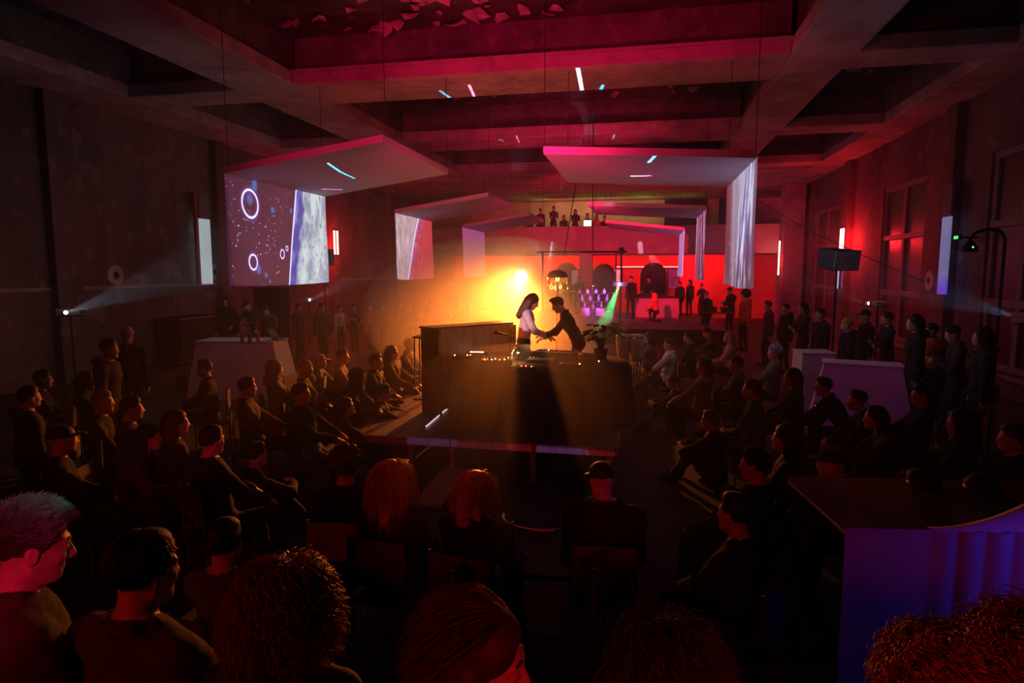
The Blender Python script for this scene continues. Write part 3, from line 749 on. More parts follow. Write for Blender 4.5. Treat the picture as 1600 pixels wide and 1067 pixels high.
def strands(o, key, n, length, curl, mat_, seed, r=.0016, zmin=-.02, seg=7, ymax=.05, flow=(0, -.25, -1), spread=.02, start=1.02, jitter=1.0, out=0.0, helix=0.0):
    """fine locks rooted on the skull of a near figure, a part of their own"""
    me, H, Rm = PROTO[key]; rd = random.Random(seed); b = MB(); Rv = Matrix(Rm.tolist()); Hv = Vector(H)
    for _ in range(n):
        while True:
            a = rd.uniform(0, 2*math.pi); u = rd.uniform(-.5, 1); q = math.sqrt(1-u*u); p = Vector((q*math.cos(a)*.083, q*math.sin(a)*.103-.014, u*.096+.036))
            if p.z > zmin+max(0, p.y)*1.2 and p.y < ymax+max(0, p.z-.07)*1.5: break
        nn = Vector((p.x/.083, (p.y+.014)/.103, (p.z-.036)/.096)).normalized()
        fl = Vector(flow); tn = fl-nn*fl.dot(nn); tn = tn.normalized() if tn.length > .05 else Vector((0, -1, 0)); d = (tn+nn*.30*jitter+Vector((rd.gauss(0, .4), rd.gauss(0, .4), rd.gauss(0, .4)))*jitter).normalized(); pts = []; L = length*rd.uniform(.7, 1.15); st = L/seg
        c = p*start; ph = rd.uniform(0, 6.28); fr = rd.uniform(.8, 1.3)
        fl = Vector(flow)
        for k in range(seg+1):
            t = k/seg; w_ = curl*math.sin(min(1, t*3)*1.57)
            off = Vector((math.cos(ph+fr*k*1.3), math.sin(ph+fr*k*1.3), math.sin(ph*2+fr*k*1.1)*.6))*w_
            pts.append(Hv+Rv @ (c+off)); e0 = Vector((c.x/.083, (c.y+.014)/.103, (c.z-.036)/.096))
            if e0.length < 1.45 and c.z > -.04: t0 = fl-e0.normalized()*fl.dot(e0.normalized())
            else: t0 = fl
            d = (d*.6+(t0.normalized()+e0.normalized()*out)*.4).normalized() if t0.length > .05 else d
            c = c+d*st
            # keep outside the skull
            e = Vector((c.x/.086, (c.y+.014)/.106, (c.z-.036)/.098)); 
            if e.length < 1: e = e.normalized(); c = Vector((e.x*.087, e.y*.107-.014, e.z*.099+.036))
        b.tube(pts, r, 3, r*.5, cap=False)
    h = b.build('hair_strands', mat_, o, smooth=True); return h

# ================================================================== STAGES
t = struct(empty('stage_platform', (0, 0, 0)))
SX0, SX1, SY0, SY1 = -4.05, -.28, 7.6, 18.5
# deck boards laid side by side
nb_ = 4
for i in range(nb_):
    a = SX0+(SX1-SX0)*i/nb_; b = SX0+(SX1-SX0)*(i+1)/nb_
    for j in range(5):
        y0 = SY0+(SY1-SY0)*j/5; y1 = SY0+(SY1-SY0)*(j+1)/5
        MB().box(a+.006, b-.006, y0+.006, y1-.006, .42, .5).build('deck_panel', M['deck'], t, bevel=.004)
for i, (a, b) in enumerate(((SX0, -2.35), (-2.33, SX1))):
    MB().box(a, b, SY0-.035, SY0, .405, .51).build('edge_board', M['deckedge'], t, bevel=.006)
MB().box(SX0-.03, SX0, SY0, SY1, .405, .51).build('edge_board', M['deckedge'], t, bevel=.006)
MB().box(SX1, SX1+.03, SY0, SY1, .405, .51).build('edge_board', M['deckedge'], t, bevel=.006)
for x in (SX0+.08, -2.9, -2.34, -1.3, SX1-.08):
    for y in (SY0+.1, 11, 14.6, SY1-.1): MB().box(x-.035, x+.035, y-.035, y+.035, 0, .42).build('post', M['deckedge'], t)
t = struct(empty('stage_rear', (0, 0, 0)))
for i in range(6):
    a = -8.4+i*1.9
    for j in range(3): MB().box(a+.008, a+1.892, 23.6+j*3.1, 23.6+j*3.1+3.09, .38, .5).build('deck_panel', M['deck'], t)
MB().box(-8.4, 3.0, 23.56, 23.6, .0, .5).build('edge_board', M['black'], t)
# rug strip on the stage, left
# plank ramp in front of the stage
pr = empty('plank_ramp', (0, 0, 0), 0, 'brown wooden plank ramp leaning from the floor to the front of the stage', 'ramp')
a, b = at(668, 792, z=.04), at(712, 735, z=.22)
d = (b-a).normalized(); s = Vector((d.y, -d.x, 0)).normalized()*.16; u = Vector((0, 0, .035))
for k in (0, 1):
    o1 = s*(k-.5)*1.02
    q = [a+o1-s*.5, a+o1+s*.5, b+o1+s*.5, b+o1-s*.5]; MB().hexa([v for v in q]+[v+u for v in q]).build('plank', M['wood'], pr)
q = [b-s-d*.05-Vector((0, 0, b.z)), b+s-d*.05-Vector((0, 0, b.z)), b+s-Vector((0, 0, b.z)), b-s-Vector((0, 0, b.z))]
MB().hexa(q+[v+Vector((0, 0, b.z-.005)) for v in q]).build('support', M['wood'], pr)

# ------------------------------------------------------------------ stands and lamps
def tripod(parent, r=.35, z=.55, base=0, tube=.014, m=None):
    m = m or M['black']
    for k in range(3):
        a = 2.1*k+.5; MB().tube([(0, 0, base+z), (math.cos(a)*r, math.sin(a)*r, base+.012)], tube, 6).build('leg', m, parent)
def stand_lamp():
    t = empty('stage_lamp', (LAMP.x, LAMP.y, .5), 0, 'blazing amber lamp on a stand behind the two performers', 'lamp')
    h = LAMP.z-.5
    tripod(t, .4, .7)
    MB().tube([(0, 0, .5), (0, 0, h-.2)], .018, 8).build('pole', M['black'], t)
    y = MB(); y.tube([(-.2, .08, h), (-.2, .08, h-.18), (.2, .08, h-.18), (.2, .08, h)], .014, 6); y.build('yoke', M['black'], t)
    m = Matrix.Translation((0, 0, h)) @ Matrix.Rotation(R(90), 4, 'X')
    MB().lathe([(.13, -.24), (.17, -.18), (.185, .0), (.185, .06), (.17, .06), (.16, .0), (.12, -.2)], n=24, m=m).build('housing', M['black'], t, smooth=True)
    MB().lathe([(.001, .015), (.10, .013), (.155, .0), (.155, -.01)], n=24, m=m).build('lens', glow('amber_lens', (1, .62, .22), 160), t)
stand_lamp()
def projector(name, loc, rz, label, floor=0, w=.42, col=(.75, .72, .72), lens=(.8, .95, 1), s=30, stand=True):
    t = empty('projector', (loc[0], loc[1], floor), rz, label, 'projector'); h = loc[2]-floor
    pm = mat('projector_shell_%d' % int(col[0]*100), col, .5, 0, .05)
    MB().box(-w/2, w/2, -.15, .15, h-.055, h+.055).build('case', pm, t, bevel=.012)
    g = MB()
    for k in range(6): g.box(-w/2+.02+k*.022, -w/2+.032+k*.022, .149, .156, h-.035, h+.035)
    g.build('vent', M['black'], t)
    m = Matrix.Translation((w*.22, .15, h)) @ Matrix.Rotation(R(-90), 4, 'X')
    MB().lathe([(.045, 0), (.045, .05), (.036, .05), (.034, .03)], n=16, m=m).build('lens_barrel', M['black'], t)
    MB().lathe([(.001, .045), (.034, .038), (.034, .03)], n=16, m=m).build('lens', glow('projector_lens', lens, s), t)
    if stand:
        tripod(t, .38, .6)
        MB().tube([(0, 0, .4), (0, 0, h-.07)], .017, 8).build('pole', M['black'], t)
        MB().box(-.16, .16, -.13, .13, h-.075, h-.057).build('tray', M['black'], t)
    return t
PR = [(at(110, 487, Y=10.3), (-6.95, 11.6, 3.3), 'long white projector on a stand by the left wall, throwing a pale beam', 0, .52, 38, 420),
      (at(483, 468, Y=17.6), (-6.95, 19.2, 3.3), 'small white projector on a stand left of the stage, below the nearest left cloth', 0, .36, 38, 420),
      (at(1372, 474, Y=17.5), (1.62, 19.6, 3.3), 'white projector on a stand among the crowd along the right wall', 0, .5, 36, 240),
      (at(1618, 497, Y=8.3), (1.58, 11.7, 3.3), 'white projector at the right edge throwing a blue beam over the crowd', 0, .42, 42, 330)]
for i, (p, tg_, lab, fl, w_, an, pw) in enumerate(PR):
    d = Vector(tg_)-p; rz = math.atan2(d.y, d.x)-math.pi/2
    if i == 0: rz = R(-122)
    if i == 1: rz = R(-125)
    if i == 2: rz = R(120)
    projector('projector', p, rz, lab, fl, w_)
    fr = Vector((math.cos(rz+math.pi/2), math.sin(rz+math.pi/2), 0)); rt_ = Vector((math.cos(rz), math.sin(rz), 0))
    src = p+fr*.26+rt_*w_*.22
    lamp('projector_beam', 'SPOT', src, tg_, (.62, .78, 1.0) if i != 3 else (.35, .6, 1.0), pw*(3.6, 4.2, 2.5, 4.0)[i], .02, an-15, .15)

# ------------------------------------------------------------------ piano
pL, pR = at(678, 512, z=1.80), at(800, 503, z=1.80)
ang = math.atan2(pR.y-pL.y, pR.x-pL.x); Lp = (pR-pL).length
nv_ = Vector((math.sin(ang), -math.cos(ang), 0)); o_ = pR-nv_*.34
pn = empty('upright_piano', (o_.x, o_.y, .5), ang+math.pi, 'brown upright piano with a bare front panel, left of the round table', 'piano')
H_ = 1.30
for x in (0, Lp-.06): MB().box(x, x+.06, 0, .44, 0, H_-.03).build('side_panel', M['piano'], pn, bevel=.008)
MB().box(-.02, Lp+.02, -.02, .36, H_-.03, H_).build('lid', M['piano'], pn, bevel=.008)
MB().box(.06, Lp-.06, .03, .05, .05, H_-.03).build('back_board', M['piano'], pn)
for x in (.06, Lp*.36, Lp*.66, Lp-.12): MB().box(x, x+.06, .0, .03, .05, H_-.06).build('back_post', M['piano'], pn, bevel=.004)
MB().box(.06, Lp-.06, .0, .03, H_-.13, H_-.05).build('top_rail', M['piano'], pn)
MB().box(.06, Lp-.06, .33, .36, .72, H_-.03).build('front_panel', mat('pine_board', (.42, .24, .12), .5, 0, .2, 2, stretch=(6, 1, 1)), pn)
MB().box(.06, Lp-.06, .33, .56, .62, .70).build('key_bed', M['piano'], pn)
k = MB()
for i in range(40): k.box(.09+i*(Lp-.18)/40, .09+(i+.92)*(Lp-.18)/40, .40, .55, .70, .718)
k.build('keys', M['white'], pn)['kind'] = 'stuff'
MB().box(.06, Lp-.06, .36, .38, .08, .62).build('lower_panel', M['piano'], pn)
for i in range(2): MB().box(Lp/2-.1+i*.12, Lp/2-.07+i*.12, .38, .5, .05, .065).build('pedal', M['steel'], pn)

# ------------------------------------------------------------------ round table and instruments
TC = Vector((-1.42, 9.0, 0)); TRX, TRY, TZ = 1.24, .98, 1.36
tt = empty('round_table', (TC.x, TC.y, .5), 0, 'big round table in front of the performers, draped in dark cloth', 'table')
MB().lathe([(.97, TZ-.54), (1.0, TZ-.53), (1.0, TZ-.51), (.97, TZ-.505)], n=48, sx=TRX, sy=TRY).build('table_top', M['black'], tt, smooth=False)
for a in range(4):
    x, y = math.cos(a*1.57+.78)*.7, math.sin(a*1.57+.78)*.55; MB().tube([(x, y, 0), (x, y, TZ-.54)], .025, 6).build('leg', M['black'], tt)
f_ = lambda a, z: 1+.018*(1.25-z)*math.sin(a*22)+.012*(1-z)*math.sin(a*9+1)
pr_ = [(.985, TZ-.515), (1.012, TZ-.52), (1.02, TZ-.56)]+[(1.02+.05*(1-v/8), (TZ-.56)*v/8+.005) for v in range(7, -1, -1)]
c = MB(); n_ = 132; vs = []
for q, z in [(.0, TZ-.498), (.6, TZ-.498)]+[(pr_[0][0], TZ-.50)]+pr_[1:]:
    for j in range(n_):
        a = 2*math.pi*j/n_; rr = max(q, .001)*(f_(a, z) if z < TZ-.53 else 1); vs.append((TRX*rr*math.cos(a), TRY*rr*math.sin(a), z))
kk = len(vs)//n_; c.add(vs, [(i*n_+j, i*n_+(j+1) % n_, (i+1)*n_+(j+1) % n_, (i+1)*n_+j)[::-1] for i in range(kk-1) for j in range(n_)])
oc = c.build('tablecloth', M['cloth'], None, smooth=True); oc.location = (TC.x, TC.y, .5); tag(oc, 'dark cloth hanging to the stage floor round the performers table', 'tablecloth')
ZT = .5+TZ-.498+.002
def onT(px, py): return at(px, py, z=ZT+.03)
def device(name, px, py, w_, d_, h_, rz, label, cat, knobs=(6, 2), faders=0, leds=(), col=None, pads=None, keys=0, tilt=0):
    p = onT(px, py); t = empty(name, (p.x, p.y, ZT), rz, label, cat)
    MB().box(-w_/2, w_/2, -d_/2, d_/2, 0, h_).build('case', col or M['black'], t, bevel=.006)
    for i in range(knobs[0]):
        for j in range(knobs[1]):
            x = -w_/2+w_*(i+.5)/knobs[0]; y = d_/2-.03-j*.035
            MB().lathe([(.008, h_), (.008, h_+.014), (.006, h_+.016)], (x, y, 0), 8).build('knob', M['plastic'], t)
    for i in range(faders):
        x = -w_/2+w_*(i+.5)/faders; MB().box(x-.007, x+.007, -d_/2+.04, -d_/2+.06, h_, h_+.012).build('fader', M['plastic'], t)
    if pads:
        for i in range(pads[0]):
            for j in range(pads[1]):
                x = -w_/2+.02+(w_-.04)*(i+.5)/pads[0]; y = -d_/2+.02+(d_-.05)*(j+.5)/pads[1]
                MB().box(x-.010, x+.010, y-.010, y+.010, h_, h_+.005).build('pad', M['plastic'], t)
    if keys:
        kb = MB()
        for i in range(keys): kb.box(-w_/2+.02+i*(w_-.04)/keys, -w_/2+.02+(i+.9)*(w_-.04)/keys, -d_/2+.005, -d_/2+.12, h_, h_+.008)
        kb.build('white_keys', M['white'], t)
        kb = MB()
        for i in range(keys-1):
            if i % 7 not in (2, 6): kb.box(-w_/2+.02+(i+.7)*(w_-.04)/keys, -w_/2+.02+(i+1.2)*(w_-.04)/keys, -d_/2+.05, -d_/2+.12, h_+.008, h_+.016)
        kb.build('black_keys', M['black'], t)
    for (x, y, c_, s_) in leds: MB().ball((x*w_/2, y*d_/2, h_+.006), .007, 6).build('indicator_light', glow('led_%s' % c_, {'red': (1, .05, .02), 'amber': (1, .4, .05), 'blue': (.1, .3, 1), 'cyan': (.1, .9, 1), 'white': (1, .9, .8), 'pink': (1, .3, .6)}[c_], s_), t)
    return t
device('mixer', 777, 565, .42, .34, .07, .15, 'black mixing desk with red and amber lights at the front of the table', 'mixer', (9, 5), 8, [(-.9, -.6, 'red', 30), (-.75, -.75, 'amber', 30), (-.6, -.5, 'red', 30), (-.3, -.8, 'pink', 20), (-.1, -.3, 'amber', 20), (.2, -.8, 'red', 20), (.5, -.6, 'amber', 20), (.7, .2, 'red', 20), (.85, -.2, 'white', 20)])
device('effect_unit', 722, 557, .30, .18, .05, .3, 'small black effect unit with two orange lights at the left end of the table', 'effect unit', (5, 1), 0, [(-.7, -.5, 'amber', 60), (.5, -.6, 'amber', 60), (.8, -.4, 'red', 30)])
device('effect_unit', 747, 552, .26, .16, .05, .1, 'flat black unit with a row of tiny white lights, left part of the table', 'effect unit', (4, 1), 0, [(x*.2-.8, -.6, 'white', 2.5) for x in range(8)])
device('pad_controller', 846, 562, .40, .24, .04, -.05, 'black pad controller with rows of grey pads, middle of the table', 'controller', (8, 1), 0, [(-.9, .8, 'red', 20)], pads=(8, 4))
device('synthesizer', 868, 553, .62, .30, .07, -.2, 'dark keyboard synthesizer in front of the bending performer', 'synthesizer', (10, 2), 4, [(-.4, .3, 'white', 10)], keys=22)
device('drum_machine', 893, 571, .30, .20, .06, -.1, 'small drum machine with a gold front edge at the right of the table', 'drum machine', (6, 2), 0, [(.8, -.6, 'amber', 20)], pads=(8, 2))
device('effect_unit', 826, 574, .22, .14, .045, 0, 'little effect box with red lights right behind the table edge', 'effect unit', (3, 1), 0, [(-.8, -.5, 'red', 40), (-.3, -.2, 'red', 40), (.4, -.6, 'red', 30)])
device('effect_unit', 934, 566, .22, .14, .045, -.4, 'small box with one pink light at the right rim of the table', 'effect unit', (3, 1), 0, [(.3, -.5, 'pink', 60)])
def laptop(loc, rz, label, scr, s=1.0, sz=.33):
    t = empty('laptop', loc, rz, label, 'laptop')
    MB().box(-sz/2, sz/2, -.11, .11, 0, .016).build('base', M['steel'], t, bevel=.004)
    kb = MB()
    for i in range(12):
        for j in range(4): kb.box(-sz/2+.02+i*(sz-.04)/12, -sz/2+.02+(i+.85)*(sz-.04)/12, -.04+j*.03, -.015+j*.03, .016, .019)
    kb.build('keyboard', M['black'], t)
    m = Matrix.Translation((0, .11, .016)) @ Matrix.Rotation(R(-18), 4, 'X')
    MB().box(-sz/2, sz/2, 0, .008, 0, .22, m).build('screen_lid', M['steel'], t)
    MB().box(-sz/2+.01, sz/2-.01, -.003, .0, .01, .21, m).build('screen', glow('screen_%s' % str(scr), scr, s), t)
    return t
p = onT(816, 556); laptop((p.x, p.y, ZT), R(175), 'open laptop seen from behind on the round table beside the lamp', (.8, .5, .3), 2.0)
# desk lamp glowing on the table
p = onT(801, 562); t = empty('table_lamp', (p.x, p.y, ZT), 0, 'small glowing lamp on a bent neck on the round table', 'lamp')
MB().lathe([(.06, 0), (.06, .015), (.012, .02)], n=16).build('base', M['black'], t)
MB().tube([(0, 0, .02), (-.01, 0, .12), (.03, 0, .20), (.07, -.02, .19)], .006, 6).build('neck', M['chrome'], t)
MB().lathe([(.035, -.04), (.03, 0), (.012, .03)], (.08, -.02, .18), 14).build('lamp_shade', M['black'], t)
MB().ball((.08, -.02, .148), .022, 10).build('bulb', glow('warm_bulb', (1, .55, .2), 60), t)
lamp('table_lamp_light', 'POINT', (p.x+.08, p.y-.06, ZT+.11), None, (1, .5, .18), 3.2, .03)
# light bar
p = onT(883, 552); t = empty('light_bar', (p.x, p.y, ZT), -.1, 'short white light bar lying by the keyboard of the bending performer', 'lamp')
MB().box(-.13, .13, -.02, .02, 0, .03).build('case', M['black'], t); MB().box(-.12, .12, -.016, .016, .03, .036).build('diffuser', glow('white_bar', (1, .8, .62), 14), t)
# microphone on a boom arm
p = onT(797, 570); t = empty('microphone_stand', (p.x, p.y, ZT), 0, 'black microphone on a short boom arm over the left of the table', 'microphone stand')
MB().lathe([(.07, 0), (.07, .015), (.012, .02)], n=16).build('base', M['black'], t)
MB().tube([(0, 0, .02), (0, 0, .40)], .008, 8).build('pole', M['black'], t)
MB().tube([(.06, 0, .36), (0, 0, .40), (-.05, 0, .42)], .007, 8).build('boom_arm', M['black'], t)
MB().tube([(-.05, 0, .42), (-.16, -.02, .45)], .014, 10, .018).build('microphone', M['black'], t)
MB().ball((-.18, -.025, .455), .026, 10).build('windscreen', M['black'], t)
MB().tube([(.06, 0, .36), (.10, 0, .33), (.12, .0, .22), (.10, 0, .1), (.09, .02, .01)], .004, 5).build('cable', M['black'], t)
# potted plant at the right of the table
def leaf_plant(loc, label, h=.5, n=26, pot=True, seed=1, sp=.28):
    rd = random.Random(seed); t = empty('potted_plant', loc, 0, label, 'plant')
    if pot: MB().lathe([(.07, 0), (.10, .15), (.11, .16), (.095, .16), (.09, .14)], n=18).build('pot', M['terracotta'], t, smooth=True)
    st = MB()
    for i in range(n):
        a = rd.uniform(0, 6.28); L = h*rd.uniform(.5, 1); r = sp*rd.uniform(.3, 1)
        pts = [Vector((0, 0, .12)), Vector((math.cos(a)*r*.4, math.sin(a)*r*.4, .12+L*.6)), Vector((math.cos(a)*r, math.sin(a)*r, .12+L))]
        st.tube(pts, .004, 4)
        e = pts[-1]; d = Vector((math.cos(a), math.sin(a), rd.uniform(-.5, .3))).normalized(); s_ = Vector((-math.sin(a), math.cos(a), 0)); u = d.cross(s_)
        ll = rd.uniform(.12, .2); b = MB(); vs = []
        for q in (0, .2, .45, .7, .9, 1): 
            wv = math.sin(min(1, q*1.05+.05)*math.pi)**.8*ll*.33 if q < 1 else 0.003
            c_ = e+d*ll*q-Vector((0, 0, 1))*q*q*ll*.35
            vs += [c_-s_*wv+u*-.01, c_, c_+s_*wv+u*-.01]
        b.add(vs, [(3*k+j, 3*k+j+1, 3*k+4+j, 3*k+3+j) for k in range(5) for j in (0, 1)])
        b.build('leaf', M['leaf'], t, smooth=True)
    st.build('stem', M['leaf'], t); return t
p = onT(938, 560); leaf_plant((p.x, p.y+.05, ZT), 'dark leafy potted plant at the right end of the round table', .42, 30, True, 3, .26)
# clay bowl and cymbal plate
p = onT(914, 562); t = empty('bowl', (p.x, p.y, ZT), 0, 'reddish clay bowl beside the potted plant', 'bowl'); MB().lathe([(.05, 0), (.09, .04), (.11, .08), (.10, .08), (.08, .04), (.02, .02)], n=24).build('body', M['terracotta'], t, smooth=True)
MB().lathe([(.052, -.0), (.052, .006)], n=20).build('foot', M['terracotta'], t)
# two congas
for i, (px, py) in enumerate(((974, 540), (992, 540))):
    p = at(px, py, Y=11.2); 
    lab = ('cream conga drum on a stand, the left one of the pair right of the table', 'cream conga drum on a stand, the right one of the pair right of the table')[i]
    t = empty('conga_drum', (p.x+(-.0 if i == 0 else .03), 11.2+.0*i, 0), 0, lab, 'drum', 'congas')
    z0 = 1.05
    MB().lathe([(.085, z0), (.10, z0+.12), (.125, z0+.30), (.13, z0+.44), (.118, z0+.46)], n=22).build('shell', M['cream'], t, smooth=True)
    MB().lathe([(.120, z0+.455), (.120, z0+.475)], n=22).build('drum_head', M['white'], t)
    MB().lathe([(.132, z0+.42), (.132, z0+.44)], n=22).build('rim_hoop', M['chrome'], t)
    for k in range(3):
        a = 2.1*k+.4; MB().tube([(math.cos(a)*.10, math.sin(a)*.10, z0+.2), (math.cos(a)*.06, math.sin(a)*.06, z0-.15), (math.cos(a)*.09, math.sin(a)*.09, .01)], .010, 6).build('leg', M['steel'], t)
# wedge monitor on the stage, microphone stand and light streak built as a tube
p = at(722, 632, z=.5); t = empty('wedge_monitor', (p.x, p.y, .5), R(25), 'grey wedge monitor loudspeaker on the stage at the left of the table', 'loudspeaker')
MB().add([(-.25, -.2, 0), (.25, -.2, 0), (.25, .2, 0), (-.25, .2, 0), (-.25, -.02, .33), (.25, -.02, .33), (.25, .16, .30), (-.25, .16, .30)], [(0, 3, 2, 1), (4, 5, 6, 7), (0, 1, 5, 4), (1, 2, 6, 5), (2, 3, 7, 6), (3, 0, 4, 7)]).build('cabinet', M['plastic'], t, bevel=.01)
m_ = Matrix.Translation((0, -.125, .15)) @ Matrix.Rotation(R(61), 4, 'X'); MB().box(-.21, .21, -.13, .13, 0, .01, m_).build('grille', M['black'], t)
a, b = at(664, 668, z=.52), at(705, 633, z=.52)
t = empty('light_line', a, 0, 'thin white streak of reflected light on the stage floor, built as a tube', 'lamp'); d = b-a
MB().tube([(0, 0, 0), d], .011, 8).build('tube', glow('streak_pink', (.95, .62, .72), .9), t)  # streak of reflected light on the deck, put in as a glowing tube
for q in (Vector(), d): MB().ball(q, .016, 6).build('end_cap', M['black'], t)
def mic_stand(p, h, base, label, boom=.5, ang_=0):
    t = empty('microphone_stand', (p.x, p.y, base), ang_, label, 'microphone stand')
    MB().lathe([(.14, 0), (.14, .02), (.02, .03)], n=20).build('base', M['black'], t)
    MB().tube([(0, 0, .02), (0, 0, h)], .010, 8).build('pole', M['black'], t)
    if boom:
        MB().tube([(-.15, 0, h-.02), (boom, 0, h+.12)], .008, 8).build('boom_arm', M['black'], t)
        MB().tube([(boom, 0, h+.12), (boom+.14, 0, h+.10)], .017, 8, .022).build('microphone', M['black'], t)
    return t
mic_stand(at(660, 622, z=.5), 1.02, .5, 'thin black stand with a tripod foot at the left edge of the stage', .0)
mic_stand(at(706, 634, z=.5), 1.15, .5, 'black microphone stand in front of the piano', .25, R(60))
# small high table left of the piano
p = at(656, 622, z=.5); t = empty('side_table', (p.x, p.y+.5, .5), R(5), 'small dark high table with a lit case on it, left of the piano', 'table')
MB().box(-.24, .24, -.2, .2, .97, 1.0).build('table_top', M['black'], t)
for x in (-.21, .21):
    for y in (-.17, .17): MB().box(x-.012, x+.012, y-.012, y+.012, 0, .97).build('leg', M['black'], t)
t = empty('instrument_case', (p.x+.08, p.y+.5, 1.5), R(12), 'small pale instrument case on the high table left of the piano', 'case')
MB().box(-.17, .17, -.1, .1, 0, .10).build('body', M['plastic'], t, bevel=.01); MB().tube([(-.05, -.1, .05), (-.05, -.13, .05), (.05, -.13, .05), (.05, -.1, .05)], .006, 6).build('handle', M['black'], t)
# goalpost gantry over the back of the stage
g0, g1 = at(848, 394, Y=15), at(971, 392, Y=15)
t = empty('light_gantry', (g0.x, 15, .5), 0, 'thin black goalpost frame standing across the back of the stage', 'gantry')
W_ = g1.x-g0.x; hh = g0.z-.5
MB().tube([(-.15, 0, hh), (W_+.12, 0, hh)], .022, 8).build('crossbar', M['black'], t)
for x in (0, W_): MB().tube([(x, 0, 0), (x, 0, hh+(.08 if x else 0))], .020, 8).build('upright', M['black'], t)
MB().tube([(W_-.12, 0, hh), (W_-.12, 0, 1.2)], .014, 8).build('upright', M['black'], t)
for x in (0, W_): 
    for s in (-1, 1): MB().tube([(x, 0, .35), (x, s*.4, .01)], .014, 6).build('foot', M['black'], t)
MB().box(W_-.06, W_+.06, -.05, .05, hh-.04, hh+.10).build('clamp', M['black'], t)
gp = at(969, 444, Y=14.9)
t = empty('laser_unit', (gp.x, gp.y, gp.z), 0, 'small violet lit laser box fixed on the right gantry post', 'laser')
MB().box(-.16, .16, -.06, .06, -.05, .05).build('case', M['plastic'], t, bevel=.008); MB().lathe([(.02, 0), (.02, .03)], n=10, m=Matrix.Translation((-.02, -.06, 0)) @ Matrix.Rotation(R(90), 4, 'X')).build('lens', glow('laser_lens', (.8, .7, 1), 25), t)
lamp('laser_violet', 'POINT', (gp.x, gp.y-.35, gp.z+.1), None, (.35, .15, 1), 1.2, .05, vol=.3)
lamp('laser_green', 'SPOT', (gp.x-.02, gp.y-.12, gp.z-.02), (gp.x-.55, 7.0, .2), (.12, 1, .25), 1800, .02, 7, .5)
# dome lamp with glittering fringe
p = at(871, 432, Y=13.4); t = empty('fringed_lamp', (p.x, p.y, .5), 0, 'dark domed lamp with a glittering gold fringe on a stand behind the performers', 'lamp'); h = p.z-.5
MB().tube([(0, 0, 0), (0, 0, h)], .015, 8).build('pole', M['black'], t); tripod(t, .3, .4)
MB().lathe([(.23, h-.02), (.21, h+.05), (.15, h+.11), (.06, h+.14), (.001, h+.145)], n=24).build('dome', M['blackg'], t, smooth=True)
fm = mat('gold_foil', (.85, .6, .2), .2, 1.0, .2, 20)
for j in range(26):
    a = 2*math.pi*j/26; b = MB(); L_ = .32+.08*math.sin(j*2.3)
    x, y = .21*math.cos(a), .21*math.sin(a); q = [(x+.012*math.sin(j+k*1.3)*k*.4, y+.01*math.cos(j*2+k)*k*.3, h-.02-L_*k/5) for k in range(6)]
    b.tube(q, .011, 4, .006).build('foil_strip', fm, t)
MB().ball((0, 0, h-.05), .05, 8).build('bulb', glow('fringe_fill_glow', (1, .6, .2), 3), t)  # bulb added inside the dome to brighten the foil
lamp('fringe_fill_inner', 'POINT', (p.x, p.y-.0, p.z-.18), None, (1, .6, .2), 9, .05, vol=.3)  # added fill for the foil strips
lamp('fringe_fill_spot', 'SPOT', (p.x-.5, p.y-1.5, p.z-.1), (p.x, p.y, p.z-.15), (1, .6, .2), 25, .05, 30, vol=0)  # unseen spot added to brighten the gold fringe
# percussion rack with glass vessels, rear stage
rk0 = at(903, 494, Y=28); rk1 = at(950, 494, Y=28)
t = empty('percussion_rack', (rk0.x, 28, .5), 0, 'metal rack of percussion, glowing violet on the rear stage', 'rack'); W_ = rk1.x-rk0.x
for x in (0, W_*.33, W_*.66, W_):
    MB().tube([(x, 0, 0), (x, 0, 1.1)], .02, 6).build('upright', M['chrome'], t)
for z in (.35, .75, 1.1): MB().tube([(-.08, 0, z), (W_+.08, 0, z)], .018, 6).build('rail', M['chrome'], t)
for x in (0, W_): MB().tube([(x, -.3, .02), (x, .3, .02)], .02, 6).build('foot', M['chrome'], t)
for i in range(11):
    x = .05+i*(W_-.1)/10; z = (1.12, .77, .37)[i % 3]
    hgt = .22+.1*((i*7) % 3); v = empty('glass_vessel', (rk0.x+x, 28-.02, .5+z), 0, '%s glass vessel on the %s rail of the violet rack, %s from its left' % ('milky' if i % 3 == 0 else 'clear', ('top', 'middle', 'low')[i % 3], ('first', 'second', 'third', 'fourth')[i//3]), 'vessel', 'glass vessels on the percussion rack')
    MB().lathe([(.05, 0), (.07, hgt*.25), (.07, hgt*.5), (.025, hgt*.72), (.025, hgt*.95), (.035, hgt)], n=14).build('body', M['white'] if i % 3 == 0 else M['clear'], v, smooth=True)
for i, (x, z) in enumerate(((-.2, 1.2), (W_*.5, 1.45), (W_+.22, 1.15))):
    v = empty('cymbal', (rk0.x+x, 27.8, .5), 0, ('cymbal on a stand left of the violet rack', 'raised cymbal on a stand before the middle of the violet rack', 'cymbal on a stand right of the violet rack')[i], 'cymbal')
    MB().tube([(0, 0, .2), (0, 0, z)], .012, 6).build('pole', M['chrome'], v); tripod(v, .25, .35, m=M['chrome'])
    MB().lathe([(.24, z), (.10, z+.03), (.03, z+.05), (.001, z+.052)], n=20).build('plate', mat('brass', (.8, .6, .25), .3, 1), v, smooth=True)
